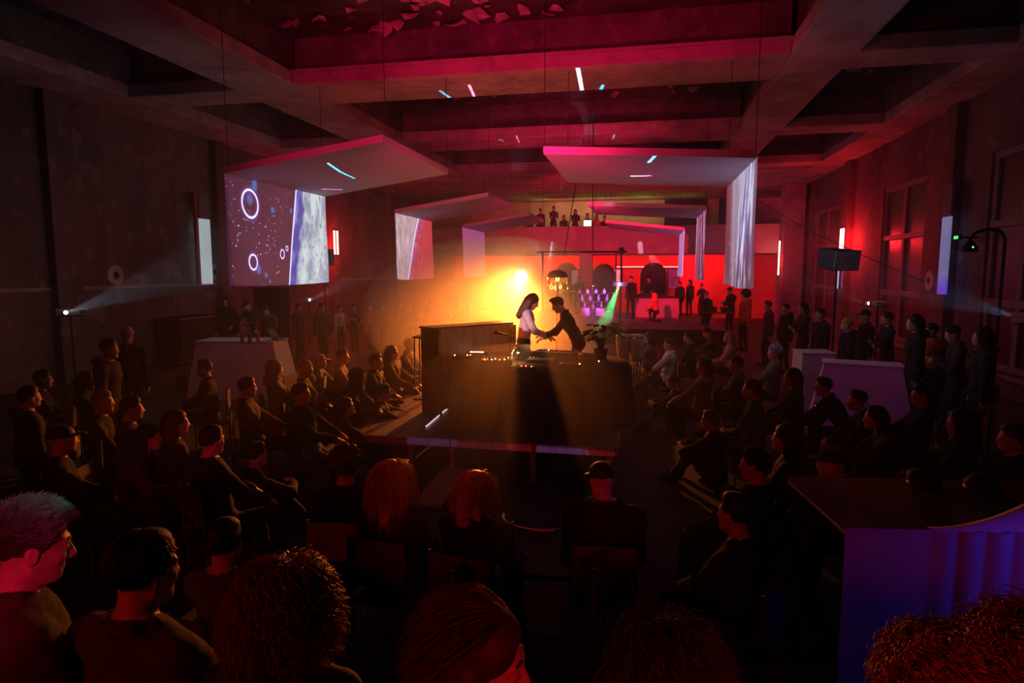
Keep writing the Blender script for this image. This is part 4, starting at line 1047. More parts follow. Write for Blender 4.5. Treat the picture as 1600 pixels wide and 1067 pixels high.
for i, x in enumerate((.35, 1.0)):
    v = empty('floor_drum', (rk0.x+x, 27.6, .5), 0, ('floor drum before the left half of the violet rack', 'floor drum before the right half of the violet rack')[i], 'drum')
    MB().lathe([(.2, .18), (.2, .55)], n=20).build('shell', M['white'], v); MB().lathe([(.207, .53), (.207, .56)], n=20).build('rim_hoop', M['chrome'], v)
    for k in range(3): a = 2.1*k; MB().tube([(math.cos(a)*.21, math.sin(a)*.21, .4), (math.cos(a)*.24, math.sin(a)*.24, .0)], .01, 5).build('leg', M['chrome'], v)
lamp('violet_wash', 'SPOT', (rk0.x+.8, 26.3, 2.5), (rk0.x+.75, 28.1, 1.15), (.36, .12, 1.0), 900, .06, 50, .5, vol=0)
# DJ counter on the rear stage
d0, d1 = at(985, 490, Y=29.5), at(1062, 490, Y=29.5)
t = empty('counter', (d0.x, 29.5, .5), 0, 'pale counter of the disc jockey on the rear stage', 'counter'); W_ = d1.x-d0.x
MB().box(0, W_, 0, .7, .88, .94).build('counter_top', M['black'], t); MB().box(.05, W_-.05, .05, .08, 0, .88).build('front_panel', M['plinth'], t)
for x in (.05, W_-.1): MB().box(x, x+.05, .08, .65, 0, .88).build('side_panel', M['plinth'], t)
p0 = d0.x
t = empty('mixer', (p0+.75, 29.8, 1.44), 0, 'black mixer on the counter in front of the disc jockey', 'mixer'); MB().box(-.17, .17, -.15, .15, 0, .09).build('case', M['black'], t)
for i in range(4): MB().lathe([(.015, .09), (.015, .11)], (-.1+i*.066, .05, 0), 8).build('knob', M['plastic'], t)
for i, x in enumerate((.3, 1.25)):
    t = empty('turntable', (p0+x, 29.8, 1.44), 0, ('record player left of the mixer on the counter', 'record player right of the mixer on the counter')[i], 'record player')
    MB().box(-.22, .22, -.17, .17, 0, .09).build('plinth', M['black'], t); MB().lathe([(.15, .09), (.15, .11)], (-.03, 0, 0), 24).build('platter', M['blackg'], t); MB().tube([(.17, .1, .13), (.16, -.04, .13), (.1, -.1, .12)], .006, 5).build('tonearm', M['chrome'], t)
# red tube line and shelf on the wall under the balcony
a, b = at(962, 417, Y=36.7), at(1062, 417, Y=36.7)
t = empty('light_line', (a.x, 36.7, a.z), 0, 'long thin pink light line under the balcony above the disc jockey', 'lamp')
MB().box(0, b.x-a.x, -.02, .02, -.025, .025).build('tube', glow('line_pink', (1, .28, .22), 3.5), t); MB().box(0, b.x-a.x, .02, .3, -.03, .03).build('bracket', M['black'], t)
def poster(px0, py0, px1, py1, Y, m, label, cat='picture', name='picture', fr=M['black']):
    a, b = at(px0, py1, Y=Y), at(px1, py0, Y=Y)
    t = empty(name, (a.x, Y, a.z), 0, label, cat); w2, h2 = b.x-a.x, b.z-a.z
    MB().box(0, w2, -.02, .03, 0, h2).build('frame', fr, t); MB().box(.04, w2-.04, -.03, -.02, .04, h2-.04).build('panel', m, t); return t
def art_mat(name, c1, c2, s, sc=2.0):
    m, nt, b = nodes_of(name); N, L = nt.nodes, nt.links; tc = N.new('ShaderNodeTexCoord'); n = N.new('ShaderNodeTexNoise'); n.inputs['Scale'].default_value = sc; n.inputs['Distortion'].default_value = 1.5
    L.new(tc.outputs['Object'], n.inputs['Vector']); rp = N.new('ShaderNodeValToRGB'); L.new(n.outputs['Fac'], rp.inputs[0]); rp.color_ramp.elements[0].position = .4; rp.color_ramp.elements[1].position = .6
    rp.color_ramp.elements[0].color = (*c1, 1); rp.color_ramp.elements[1].color = (*c2, 1); L.new(rp.outputs[0], b.inputs['Base Color']); L.new(rp.outputs[0], b.inputs['Emission Color']); b.inputs['Emission Strength'].default_value = s; return m
poster(953, 420, 973, 450, 36.6, art_mat('screen_pink', (1, .25, .2), (.6, .25, .8), .9), 'lit pink poster on the red wall left of the disc jockey', 'screen', 'wall_panel')  # lit poster, its light painted in as glow
poster(1043, 420, 1062, 452, 36.6, art_mat('screen_dim', (.10, .02, .12), (.2, .04, .2), .35), 'dim violet screen on the red wall right of the disc jockey', 'screen', 'wall_panel')
poster(892, 421, 905, 446, 33-.08, art_mat('screen_dusky', (.35, .2, .25), (.5, .25, .3), .5), 'small pinkish panel hanging on the pier behind the performers', 'screen', 'wall_panel')
# dark arches (round backed booth screens) in front of the red wall
for i, (x0, x1, yt) in enumerate(((925, 962, 412), (1000, 1042, 410), (868, 903, 410))):
    a, b = at(x0, 455, Y=35.6), at(x1, yt, Y=35.6); t = empty('arched_screen', (a.x, 35.6, 0), 0, 'black round topped booth screen before the red wall, '+('left of the pink lit poster', 'behind the disc jockey', 'left of the pier')[i], 'booth screen')
    w2 = b.x-a.x; z1 = b.z; f = MB(); pts = [(0, 0), (w2, 0)]+[(w2/2+w2/2*math.cos(q*math.pi/10), z1-w2/2+w2/2*math.sin(q*math.pi/10)) for q in range(11)]
    n2 = len(pts); f.add([(x, 0, z) for x, z in pts]+[(x, .06, z) for x, z in pts], [tuple(range(n2)), tuple(range(n2, 2*n2))[::-1]]+[(k_, k_+n2, (k_+1) % n2+n2, (k_+1) % n2) for k_ in range(n2)]); f.build('panel', M['black'], t)
    MB().box(-.02, w2+.02, -.15, .2, 0, .05).build('foot', M['black'], t)
# ceiling cables
for i, (pa, pb, Ya, Yb, lab) in enumerate((((911, 287), (881, 400), 20, 15, 'long thin cable running down from the ceiling to the gantry crossbar, left one'), ((926, 200), (926, 392), 15, 15, 'thin cable hanging straight down to the gantry crossbar'), ((1180, 310), (1445, 440), 22, 11, 'thin black cable slung along the right wall past the loudspeaker'))):
    a, b = at(*pa, Y=Ya), at(*pb, Y=Yb)
    if i < 2: a = Vector((a.x, a.y, ZC if i else ZS))
    pts = [a.lerp(b, q/8)-Vector((0, 0, .12*math.sin(math.pi*q/8) if i == 2 else 0)) for q in range(9)]
    tag(MB().tube(pts, .012 if i < 2 else .009, 5).build('cable', M['black']), lab, 'cable')

# ------------------------------------------------------------------ wall tubes, narrow strips glowing for projector spill, loudspeakers
def wall_tubes(X, Y, z0, z1, sgn, label, n=2):
    t = empty('tube_light', (X, Y, z0), 0, label, 'tube light', 'red tube lights on the walls')
    for k in range(n): MB().tube([(0, k*.28, 0), (0, k*.28, z1-z0)], .035, 8).build('tube', glow('tube_red', (1, .22, .16), 14), t)
    MB().box(.03*sgn, .07*sgn, -.08, .28*(n-1)+.08, -.05, z1-z0+.05).build('fixture', M['black'], t)
    for k in range(1): lamp('tube_red_light', 'POINT', (X-sgn*.35, Y-.5, (z0+z1)/2-.1), None, RED, 190 if n > 1 else 22, .12, vol=.25)
wall_tubes(XR-.29, 25.7, 3.35, 4.15, 1, 'pair of glowing red tubes on the pilaster of the right wall')
wall_tubes(XL+.29, 25.5, 3.3, 4.3, -1, 'glowing red tubes on the left wall beside the hanging cloth')
wall_tubes(6.28, 32.4, 2.4, 4.0, 1, 'thin red tube at the far end of the right wall', 1)
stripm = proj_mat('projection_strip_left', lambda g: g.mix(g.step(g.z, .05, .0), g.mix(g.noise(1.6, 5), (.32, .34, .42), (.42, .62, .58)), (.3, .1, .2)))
t = empty('spill_board', (0, 0, 0), 0, 'tall narrow white board on the left wall glowing in place of projector spill', 'board')
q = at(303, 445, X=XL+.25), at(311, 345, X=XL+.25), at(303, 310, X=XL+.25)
MB().box(0, .05, 0, .46, 0, 1.95).build('glow_board', stripm, t); MB().box(0, .05, 0, .46, 1.96, 2.7).build('upper_board', mat('board_unlit', (.2, .19, .2), .8), t)  # spill painted as glow below, dimness as grey above
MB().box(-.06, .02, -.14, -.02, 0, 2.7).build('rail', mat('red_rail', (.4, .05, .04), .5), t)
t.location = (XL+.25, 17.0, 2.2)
t = empty('spill_board', (XR-.3, 17.15, 2.05), 0, 'narrow pale board on the right wall glowing violet and blue for projector spill', 'board')
MB().box(-.05, 0, 0, .42, 0, 1.85).build('glow_board', proj_mat('projection_strip_right', lambda g: g.mix(g.step(g.z, .1, .6), (.10, .05, .55), g.mix(g.noise(2, 5), (.07, .08, .22), (.22, .25, .5)))), t)  # projector spill on the wall edge, painted as glow
MB().box(-.05, 0, 0, .42, 1.86, 2.6).build('upper_board', mat('board_unlit', (.2, .19, .2), .8), t)
t = empty('spill_board', (XR-.3, 25.7, 1.95), 0, 'short white board glowing for projector spill under the red tubes of the right wall', 'board')
MB().box(-.05, 0, 0, .5, 0, .85).build('glow_board', proj_mat('projection_strip_far', lambda g: g.mix(g.noise(2, 5), (.35, .30, .75), (.6, .55, .95))), t); MB().box(-.055, .0, -.04, 0, 0, .85).build('edge', M['black'], t)  # spill under the tubes, painted as glow too
def loudspeaker(p, rz, w_, h_, base, label, tilt=R(8)):
    t = empty('loudspeaker', (p.x, p.y, base), rz, label, 'loudspeaker', 'white fronted loudspeakers on poles'); z = p.z-base
    m = Matrix.Translation((0, 0, z)) @ Matrix.Rotation(tilt, 4, 'X')
    x, y = w_/2, .22
    vs = [(-x, -y, -h_/2), (x, -y, -h_/2), (x*.7, y, -h_/2), (-x*.7, y, -h_/2), (-x, -y, h_/2), (x, -y, h_/2), (x*.7, y, h_/2), (-x*.7, y, h_/2)]
    MB().hexa([m @ Vector(v) for v in vs]).build('cabinet', M['black'], t, bevel=.01)
    MB().box(-x+.015, x-.015, -y-.012, -y, -h_/2+.015, h_/2-.015, m).build('grille', M['white'], t, bevel=.004)
    k = MB(); 
    for (cx, cz, a_) in ((-.03, .07, .7), (.06, .03, -.5), (0, -.05, .9), (.12, -.06, .2)): k.box(-.025, .025, -.002, .002, -.008, .008, m @ Matrix.Translation((cx, -y-.013, cz)) @ Matrix.Rotation(a_, 4, 'Y'))
    k.build('mark', M['black'], t)
    MB().tube([(0, 0, .4), (0, 0, z-h_/2)], .02, 8).build('pole', M['black'], t); tripod(t, .45, .8)
    return t
loudspeaker(at(1308, 405, Y=12.5), R(32), .62, .36, 0, 'white fronted loudspeaker on a pole by the right wall, before the red tubes')
loudspeaker(at(506, 402, Y=17.0), R(-12), .56, .46, 0, 'white fronted loudspeaker on a pole half behind the nearest left cloth', 0)
# black arched stand by the right wall
p = at(1558, 520, Y=9.5); t = empty('arched_stand', (p.x, 9.5, 0), 0, 'tall black arched stand with a tiny green light at the right wall', 'stand'); z = at(1558, 362, Y=9.5).z
MB().tube([(0, 0, 0), (0, 0, z-.1), (-.05, 0, z), (-.2, 0, z+.04), (-.36, 0, z-.02), (-.40, 0, z-.1)], .022, 8).build('pole', M['black'], t)
MB().lathe([(.02, 0), (.09, -.1), (.10, -.16), (.07, -.16)], (-.40, 0, z-.1), 14).build('lamp_head', M['black'], t); MB().ball((-.40, -.08, z-.2), .012, 6).build('indicator_light', glow('led_green', (.05, 1, .1), 12), t)
MB().lathe([(.2, 0), (.2, .02), (.03, .04)], n=18).build('base', M['black'], t)
p = at(1497, 371, X=XR-.4); t = empty('laser_unit', (p.x, p.y, p.z), 0, 'tiny green light box on the board of the right wall', 'laser'); MB().box(-.02, .4, -.03, .03, -.02, .02).build('wall_arm', M['black'], t); MB().box(-.04, .04, -.1, .1, -.06, .06).build('case', M['black'], t); MB().box(-.05, -.04, -.09, .09, -.03, .03).build('lens', glow('led_green2', (.03, 1, .12), 2.5), t)

# ------------------------------------------------------------------ flared white plinth desks
def plinth(name, px, py, Zt, wt, dt, flare, h, rz, label, base=.0, top=None, facet=True):
    p = at(px, py, z=Zt); t = empty(name, (p.x, p.y, base), rz, label, 'desk'); H2 = Zt-base
    wb = wt+flare; b = MB()
    b.hexa([(-wb/2, -flare*.3, 0), (wb/2, -flare*.3, 0), (wb/2, dt+flare*.3, 0), (-wb/2, dt+flare*.3, 0), (-wt/2, 0, H2-.03), (wt/2, 0, H2-.03), (wt/2, dt, H2-.03), (-wt/2, dt, H2-.03)])
    b.build('body', M['plinth'], t, bevel=.01)
    MB().box(-wt/2-.02, wt/2+.02, -.02, dt+.02, H2-.03, H2).build('desk_top', M['plinth'], t, bevel=.006)
    if facet:
        x = -wt*.02; MB().hexa([(x-.02, -flare*.3-.012, .02), (wb/2-.02, -flare*.3-.012, .02), (wb/2-.02, -flare*.3, .02), (x-.02, -flare*.3, .02), (x, -.012, H2-.05), (wt/2-.02, -.012, H2-.05), (wt/2-.02, 0, H2-.05), (x, 0, H2-.05)]).build('front_panel', M['plinth'], t)
    return t
plinth('plinth_desk', 366, 533, 1.20, 1.62, .7, .42, 0, R(8), 'white flared desk of the technicians on the left, with a laptop and bottles')
plinth('plinth_desk', 1280, 551, 1.20, .55, .5, .12, 0, R(6), 'narrow white flared desk on the right behind the larger one')
plinth('plinth_desk', 1348, 569, 1.22, 1.05, .45, .50, 0, R(-14), 'large white flared desk glowing pink and violet on the right', facet=False)
# draped white desk at the lower right
p = at(1322, 824, z=1.26); t = empty('draped_desk', (p.x, p.y, 0), R(8), 'white draped desk with upright folds lit blue at the lower right', 'desk')
MB().box(.02, 2.2, .04, .9, 1.20, 1.23).build('desk_top', M['plinth'], t)
for x in (.08, 2.1):
    for y in (.1, .84): MB().box(x-.02, x+.02, y-.02, y+.02, 0, 1.2).build('leg', M['black'], t)
n2 = 220; vs = []
for lay in range(2):
    for j in range(9):
        v = j/8
        for i in range(n2+1):
            u = i/n2; x = u*2.22; am = .0 if x < .40 else .030*min(1, (x-.40)*6)
            zt = 1.245+.10*max(0, (x-.75))**1.6
            vs.append((x, .0-am*abs(math.sin(x*22))-.02*v*0-lay*-.008, v*zt+.01))
K = (n2+1)*9; fs = []
for lay in (0, 1):
    for j in range(8):
        for i in range(n2): a = lay*K+j*(n2+1)+i; fs.append((a, a+1, a+n2+2, a+n2+1))
MB().add(vs, fs).build('front_drape', mat('pleated_drape', (.55, .52, .52), .9, 0, .05, 3), t, smooth=True)
MB().box(0.01, 2.22, .02, .92, 1.23, 1.242).build('top_shade_sheet', M['black'], t)  # black sheet put in for the unlit look of the top
v_ = [(.45+q*.07, 1.24+.42*(q/12)**2) for q in range(13)]; nv = len(v_)
MB().add([(x, .012, 1.235) for x, z in v_]+[(x, .012, z+.01) for x, z in v_]+[(x, .06, 1.235) for x, z in v_]+[(x, .06, z+.01) for x, z in v_], [f_q for q in range(nv-1) for f_q in ((q, q+1, nv+q+1, nv+q), (2*nv+q+1, 2*nv+q, 3*nv+q, 3*nv+q+1), (nv+q, nv+q+1, 3*nv+q+1, 3*nv+q))]).build('raised_edge', M['plinth'], t, smooth=True)
lamp('blue_desk_fill', 'SPOT', (p.x+1.5, p.y-.35, 1.5), (p.x+.55, p.y+.05, .9), (.10, .03, 1), 9, .02, 60, .6, vol=0)  # unseen spot added for the blue on the folds
q = at(1348, 569, z=1.22); lamp('violet_desk_fill', 'SPOT', (q.x-1.0, q.y-2.2, 2.2), (q.x, q.y, .8), (.55, .02, .5), 16, .1, 60, .8, vol=0)  # unseen spot added to tint the large desk violet
q = at(366, 533, z=1.2); lamp('pink_desk_fill', 'SPOT', (q.x+1.4, q.y-3.2, 2.4), (q.x, q.y, .8), (1, .12, .2), 16, .1, 45, .8, vol=0)  # unseen spot added to tint the technicians desk pink
# things on the technicians desk
q = at(425, 532, z=1.21); laptop((q.x, q.y+.3, 1.2), R(150), 'open laptop with a bright white screen on the technicians desk', (.85, .9, 1), 2.2, .3)
for i, (px, h_, c_, lab) in enumerate(((371, .24, M['glass'], 'dark bottle at the left on the technicians desk'), (383, .28, M['glass'], 'taller dark bottle in the middle of the technicians desk'), (396, .30, mat('red_bottle', (.4, .03, .05), .2), 'reddish bottle before the technician with the laptop'))):
    q = at(px, 536, z=1.2); t = empty('bottle', (q.x, q.y+.16, 1.2), 0, lab, 'bottle')
    MB().lathe([(.034, 0), (.036, .02), (.036, h_*.55), (.014, h_*.75), (.013, h_*.97)], n=14).build('body', c_, t, smooth=True); MB().lathe([(.015, h_*.96), (.015, h_)], n=10).build('cap', M['steel'], t)
# low riser the technicians stand on and black flight case by the wall
q = at(377, 533, z=1.2)
tag(MB().box(q.x-2.3, q.x+1.7, q.y+.85, q.y+3.4, 0, .25).build('riser', M['black'], bevel=.01), 'low black riser under the technicians on the left', 'platform')
t = empty('flight_case', (XL+.1, 15.2, 0), 0, 'big black flight case against the left wall', 'flight case')
MB().box(0, .8, 0, 1.7, .1, 1.32).build('case', M['black'], t, bevel=.01)
for y in (.1, 1.6):
    for x in (.1, .7): MB().ball((x, y, .05), .05, 8).build('wheel', M['black'], t)
for z in (.1, 1.28): MB().box(-.01, .81, -.01, 1.71, z, z+.04).build('edge_rail', M['steel'], t)
# dark curtain column behind the technicians (black panel under the near left cloth)
a, b = at(395, 449, Y=15.2), at(450, 449, Y=15.2)
t = empty('black_screen', (a.x, 15.2, 0), 0, 'black masking screen behind the technicians, under the nearest left cloth', 'screen'); MB().box(0, b.x-a.x, 0, .05, .04, a.z).build('panel', M['black'], t)
for x in (.1, b.x-a.x-.1): MB().box(x-.03, x+.03, -.25, .3, 0, .04).build('foot', M['black'], t)
# chair with a curved tubular top rail in the front audience
p = at(838, 829, z=.80); t = empty('tub_chair', (p.x, p.y+.26, 0), R(4), 'empty chair with a bright curved metal top rail, left of the man in the cap', 'chair')
rr = [(math.cos(R(180+a*10))*.29, math.sin(R(180+a*10))*.26, .80) for a in range(19)]; MB().tube([(-.29, .22, .66), (-.29, .1, .76)]+rr+[(.29, .1, .76), (.29, .22, .66)], .013, 8).build('top_rail', M['chrome'], t)
for x, y in ((-.24, -.16), (.24, -.16), (-.25, .22), (.25, .22)): MB().tube([(x, y, .80 if y < 0 else .66), (x*.9, y, 0)], .011, 6).build('leg', M['chrome'], t)
MB().box(-.23, .23, -.2, .22, .40, .44).build('seat', M['black'], t, bevel=.01)
# mixing gear at the far right of the stage (two lit laptops)
for i, (px, py) in enumerate(((1113, 492), (1134, 492))):
    q = at(px, py, Y=24.4); laptop((q.x, 24.4, 1.09), R(165), ('lit laptop on the small black table right of the stage', 'second lit laptop on the small black table right of the stage, nearer the wall')[i], (1, .45, .5), 3.0, .34)
q = at(1123, 492, Y=24.4); t = empty('side_table', (q.x, 24.4, 0), 0, 'small black table with two laptops right of the stage', 'table')
MB().box(-.55, .55, -.25, .3, 1.06, 1.09).build('table_top', M['black'], t)
for x in (-.46, .46):
    for y in (-.2, .26): MB().box(x-.015, x+.015, y-.015, y+.015, 0, 1.06).build('leg', M['black'], t)
# monitor on the balcony
q = at(918, 346, Y=33.5); t = empty('monitor', (q.x, 33.5, 4.84), 0, 'bright pale green monitor standing on the balcony rail', 'monitor')
MB().box(-.22, .22, 0, .03, .02, .36).build('case', M['black'], t); MB().box(-.20, .20, -.006, 0, .04, .34).build('screen', glow('screen_mint', (.62, 1, .85), 1.6), t); MB().box(-.1, .1, -.05, .12, 0, .02).build('foot', M['black'], t)

# ------------------------------------------------------------------ laser streaks thrown on ceiling, canopies and balcony
def gobo(name, loc, target, power, segs, angle=120):
    o = lamp(name, 'SPOT', loc, target, (1, 1, 1), power, .0, angle, .05, vol=.15); d = o.data; d.use_nodes = True; nt = d.node_tree; N, L = nt.nodes, nt.links
    em = [n for n in N if n.type == 'EMISSION'][0]
    bpy.context.view_layer.update(); inv = o.rotation_euler.to_matrix().inverted()
    tc = N.new('ShaderNodeTexCoord'); sp = N.new('ShaderNodeSeparateXYZ'); L.new(tc.outputs['Normal'], sp.inputs[0])
    def mt(op, *a):
        n = N.new('ShaderNodeMath'); n.operation = op
        for i, v in enumerate(a):
            if isinstance(v, (int, float)): n.inputs[i].default_value = v
            else: L.new(v, n.inputs[i])
        return n.outputs[0]
    u, v = mt('DIVIDE', sp.outputs[0], sp.outputs[2]), mt('DIVIDE', sp.outputs[1], sp.outputs[2]); acc = None
    for (A, B, wd, col) in segs:
        uv = []
        for P_ in (A, B):
            q = inv @ (Vector(P_)-Vector(loc)); uv.append((q.x/q.z, q.y/q.z, q.length))
        (ax_, ay_, l_), (bx_, by_, _) = uv; dx, dy = bx_-ax_, by_-ay_; L2 = max(1e-9, dx*dx+dy*dy); wd = wd/l_
        t_ = mt('ADD', mt('MULTIPLY', mt('SUBTRACT', u, ax_), dx/L2), mt('MULTIPLY', mt('SUBTRACT', v, ay_), dy/L2)); tcn = N.new('ShaderNodeClamp'); L.new(t_, tcn.inputs[0]); t_ = tcn.outputs[0]
        ex = mt('SUBTRACT', mt('SUBTRACT', u, ax_), mt('MULTIPLY', t_, dx)); ey = mt('SUBTRACT', mt('SUBTRACT', v, ay_), mt('MULTIPLY', t_, dy))
        dd = mt('SQRT', mt('ADD', mt('MULTIPLY', ex, ex), mt('MULTIPLY', ey, ey)))
        mr = N.new('ShaderNodeMapRange'); L.new(dd, mr.inputs[0]); mr.inputs[1].default_value = wd; mr.inputs[2].default_value = wd*.5; mr.inputs[3].default_value = 0; mr.inputs[4].default_value = 1
        vm = N.new('ShaderNodeVectorMath'); vm.operation = 'SCALE'; vm.inputs[0].default_value = col; L.new(mr.outputs[0], vm.inputs['Scale'])
        if acc is None: acc = vm.outputs[0]
        else:
            ad = N.new('ShaderNodeVectorMath'); ad.operation = 'ADD'; L.new(acc, ad.inputs[0]); L.new(vm.outputs[0], ad.inputs[1]); acc = ad.outputs[0]
    L.new(acc, em.inputs['Color']); return o
CY, PK, WH = (.03, .75, 1.0), (1, .35, .75), (.9, .85, 1)
S = []
def cs(x0, y0, x1, y1, w_, col, **k): S.append((at(x0, y0, **k), at(x1, y1, **k), w_, col))
cs(688, 142, 714, 161, .055, CY, z=ZS); cs(733, 133, 739, 146, .04, PK, z=ZS); cs(739, 146, 745, 160, .04, PK, z=ZS)
cs(903, 107, 910, 144, .06, WH, z=ZS); cs(942, 133, 935, 149, .05, CY, z=ZS); cs(799, 176, 804, 188, .06, PK, z=ZC); cs(766, 180, 775, 185, .07, CY, z=ZC); cs(980, 170, 976, 180, .08, CY, z=ZC)
gobo('laser_ceiling', (-2.2, 14.9, 2.6), (-2.4, 14.7, 6.6), 4200, S, 140)
S = []
def on_panel(px, py, xo, xi, zi):
    d = _fw+_rt*(px-800)/FPX-_up*(py-533.5)/FPX; m_ = (zi-4.25)/(xi-xo)
    k = (4.25-EYE-m_*xo)/(d[2]-m_*d[0]); return Vector((d[0]*k, d[1]*k, EYE+d[2]*k))
LP, RP = (-6.95, -4.1, 4.66), (1.58, -1.55, 4.42)
for x0, y0, x1, y1, w_, col, pl in ((511, 254, 530, 267, .05, (.05, .8, 1), LP), (530, 267, 552, 277, .04, (.05, .8, 1), LP), (503, 295, 533, 296, .07, (1, .35, .75), LP),
                                    (1028, 238, 1018, 250, .06, (.1, .8, 1), RP), (997, 267, 1026, 266, .07, (1, .45, .85), RP)):
    S.append((on_panel(x0, y0, *pl), on_panel(x1, y1, *pl), w_, col))
gobo('laser_canopies', (-2.6, 11.2, 2.2), (-2.6, 11.4, 4.6), 6500, S, 150)
S = []
for x0, y0, x1, y1, col in ((640, 688, 712, 693, (.5, .22, .6)), (722, 694, 800, 699, (.45, .05, .10)), (800, 699, 826, 701, (.8, .02, .05)), (842, 702, 916, 707, (.55, .25, .85)), (922, 708, 958, 711, (1, .02, .08))):
    S.append((at(x0, y0, Y=SY0-.04), at(x1, y1, Y=SY0-.04), .05, col))
gobo('stage_edge_fill', (-.6, 2.2, 4.4), (-2, 7.6, .45), 420, S, 90)  # unseen masked spot added to brighten the stage edge board
S = []
cs(1000, 381, 1002, 401, .16, (1, .45, .75), Y=33); cs(1003, 404, 1008, 410, .16, (1, .4, .7), Y=33); cs(853, 394, 857, 403, .12, (1, .6, .6), Y=33); cs(859, 406, 864, 420, .12, (1, .6, .6), Y=33.6)
gobo('laser_balcony', (-1.5, 23.0, 3.0), (-2.0, 33, 3.8), 5200, S, 60)

# ================================================================== THE PEOPLE

_sit = dict(hip=.50, feet=[(-.13, .46, .09), (.13, .50, .09)], knee=[(-.1, .4, 1), (.1, .4, 1)])
make_body('stand', seed=1)
make_body('standcoat', seed=2, coat=.022, hands=[(-.27, .05, .80), (.27, .05, .80)], width=1.05, hood=True)
make_body('crossed', seed=3, hands=[(.06, .24, 1.17), (-.08, .26, 1.12)], elbow=[(-1, .3, -1), (1, .3, -1)], palms=[(0, -1, 0), (0, -1, 0)])
make_body('phone', seed=4, hands=[(-.05, .30, 1.20), (.07, .30, 1.20)], elbow=[(-.5, -.3, -1), (.5, -.3, -1)], head=(0, .35), palms=[(1, 0, .3), (-1, 0, .3)], coat=.01)
make_body('sit', seed=5, lean=.05, hands=[(-.05, .36, .64), (.06, .37, .66)], elbow=[(-1, -.4, -.3), (1, -.4, -.3)], palms=[(.3, 0, -1), (-.3, 0, -1)], coat=.012, **_sit)
make_body('sitback', seed=6, lean=-.12, hands=[(-.16, .38, .63), (.17, .34, .63)], elbow=[(-1, -.4, -.3), (1, -.4, -.3)], coat=.02, head=(.2, .05), **_sit)
make_body('sitlean', seed=7, lean=.55, hands=[(-.05, .62, .62), (.06, .62, .60)], elbow=[(-1, 0, -.5), (1, 0, -.5)], head=(.1, .0), coat=.015, palms=[(.6, 0, -1), (-.6, 0, -1)], **_sit)
make_body('floor', seed=8, hip=.13, lean=.12, feet=[(-.12, .52, .09), (.12, .55, .09)], knee=[(-.2, .3, 1), (.2, .3, 1)], hands=[(-.10, .44, .46), (.08, .45, .46)], elbow=[(-1, 0, -.3), (1, 0, -.3)], coat=.012, palms=[(0, -1, -.3), (0, -1, -.3)])
make_body('recline', seed=9, hip=.50, lean=-.25, feet=[(-.02, .80, .14), (.14, .86, .12)], knee=[(0, .3, 1), (0, .3, 1)], hands=[(-.12, .30, .66), (.12, .30, .66)], elbow=[(-1, -.4, -.3), (1, -.4, -.3)], coat=.01)
make_body('lean', seed=10, lean=.42, hips_y=-.10, hip=.92, hands=[(-.22, .52, 1.02), (.20, .54, 1.02)], elbow=[(-1, -.3, -.5), (1, -.3, -.5)], head=(0, .45), palms=[(0, 0, -1), (0, 0, -1)], coat=.006)
make_body('reach', seed=11, lean=.25, hips_y=-.06, hip=.92, hands=[(-.18, .50, 1.05), (.30, .42, 1.10)], elbow=[(-1, -.3, -.5), (1, -.3, -.5)], head=(.35, .35), palms=[(0, 0, -1), (0, 0, -1)])
make_body('kneel', seed=12, hip=.42, lean=.15, feet=[(-.13, -.30, .07), (.14, .38, .09)], knee=[(-.1, 1, -.3), (.1, .3, 1)], hands=[(-.10, .38, .50), (.16, .40, .56)], elbow=[(-1, -.4, -.3), (1, -.4, -.3)], coat=.012, toes=[(0, -1, -.2), (0, 1, 0)])

# chairs: one proto per kind, copied with all parts
def chair_proto():
    t = empty('chair', (0, 0, 0), 0, None, 'chair')
    MB().box(-.21, .21, -.20, .22, .375, .40).build('seat', M['black'], t, bevel=.01)
    MB().box(-.21, .21, -.245, -.225, .58, .86).build('backrest', mat('chair_back', (.05, .035, .035), .7), t, bevel=.008)
    for x in (-.2, .2):
        MB().tube([(x, -.19, 0), (x, -.21, .40), (x, -.235, .88)], .011, 6).build('leg', M['chrome'], t)
        MB().tube([(x, .20, 0), (x, .20, .375)], .011, 6).build('leg', M['chrome'], t)
    return t
CH = chair_proto(); _first = [True]
def chair(x, y, rz, label, group=None):
    if _first[0]:
        _first[0] = False; CH.location = (x, y, 0); CH.rotation_euler = (0, 0, rz); CH['label'] = label
        if group: CH['group'] = group
        return CH
    return copy_tree(CH, (x, y, 0), rz, label, group or '')
def stool(x, y, rz, label):
    pass
SEATED = {'sit', 'sitback', 'sitlean', 'recline', 'front_sit', 'front_turn', 'front_coat'}
KEYH = {k: v[1][2]+.125 for k, v in PROTO.items()}
def put(key, px, py, deg, hair, hc, top, bot, label, Y=None, X=None, floor=0.0, group=None, scale=1.0, seat=True, vox=.014, clab=None, **k):
    """place a figure so that the crown of its head lies on the sight line, standing on the given floor"""
    me, H, Rm = PROTO[key]; rz = R(deg)
    hz_ = H[2]+.13
    if Y is not None:
        q = at(px, py, Y=Y); scale = scale if floor is None else max(.86, min(1.12, (q.z-floor)/hz_))
    else: q = at(px, py, z=floor+hz_*scale)
    c, s_ = math.cos(rz), math.sin(rz); hx, hy = H[0]*scale, H[1]*scale
    loc = (q.x-(c*hx-s_*hy), q.y-(s_*hx+c*hy), floor)
    o = person(key, loc, rz, hair, HC.get(hc) or CL[hc], CL[top], CL[bot], label, group, scale, vox, **k)
    if key in SEATED and seat: chair(loc[0]+s_*.0, loc[1], rz, clab or ('chair under the '+short(label)), 'audience chairs')
    return o
def short(l):
    w_ = l.split(); return ' '.join(w_[:12])

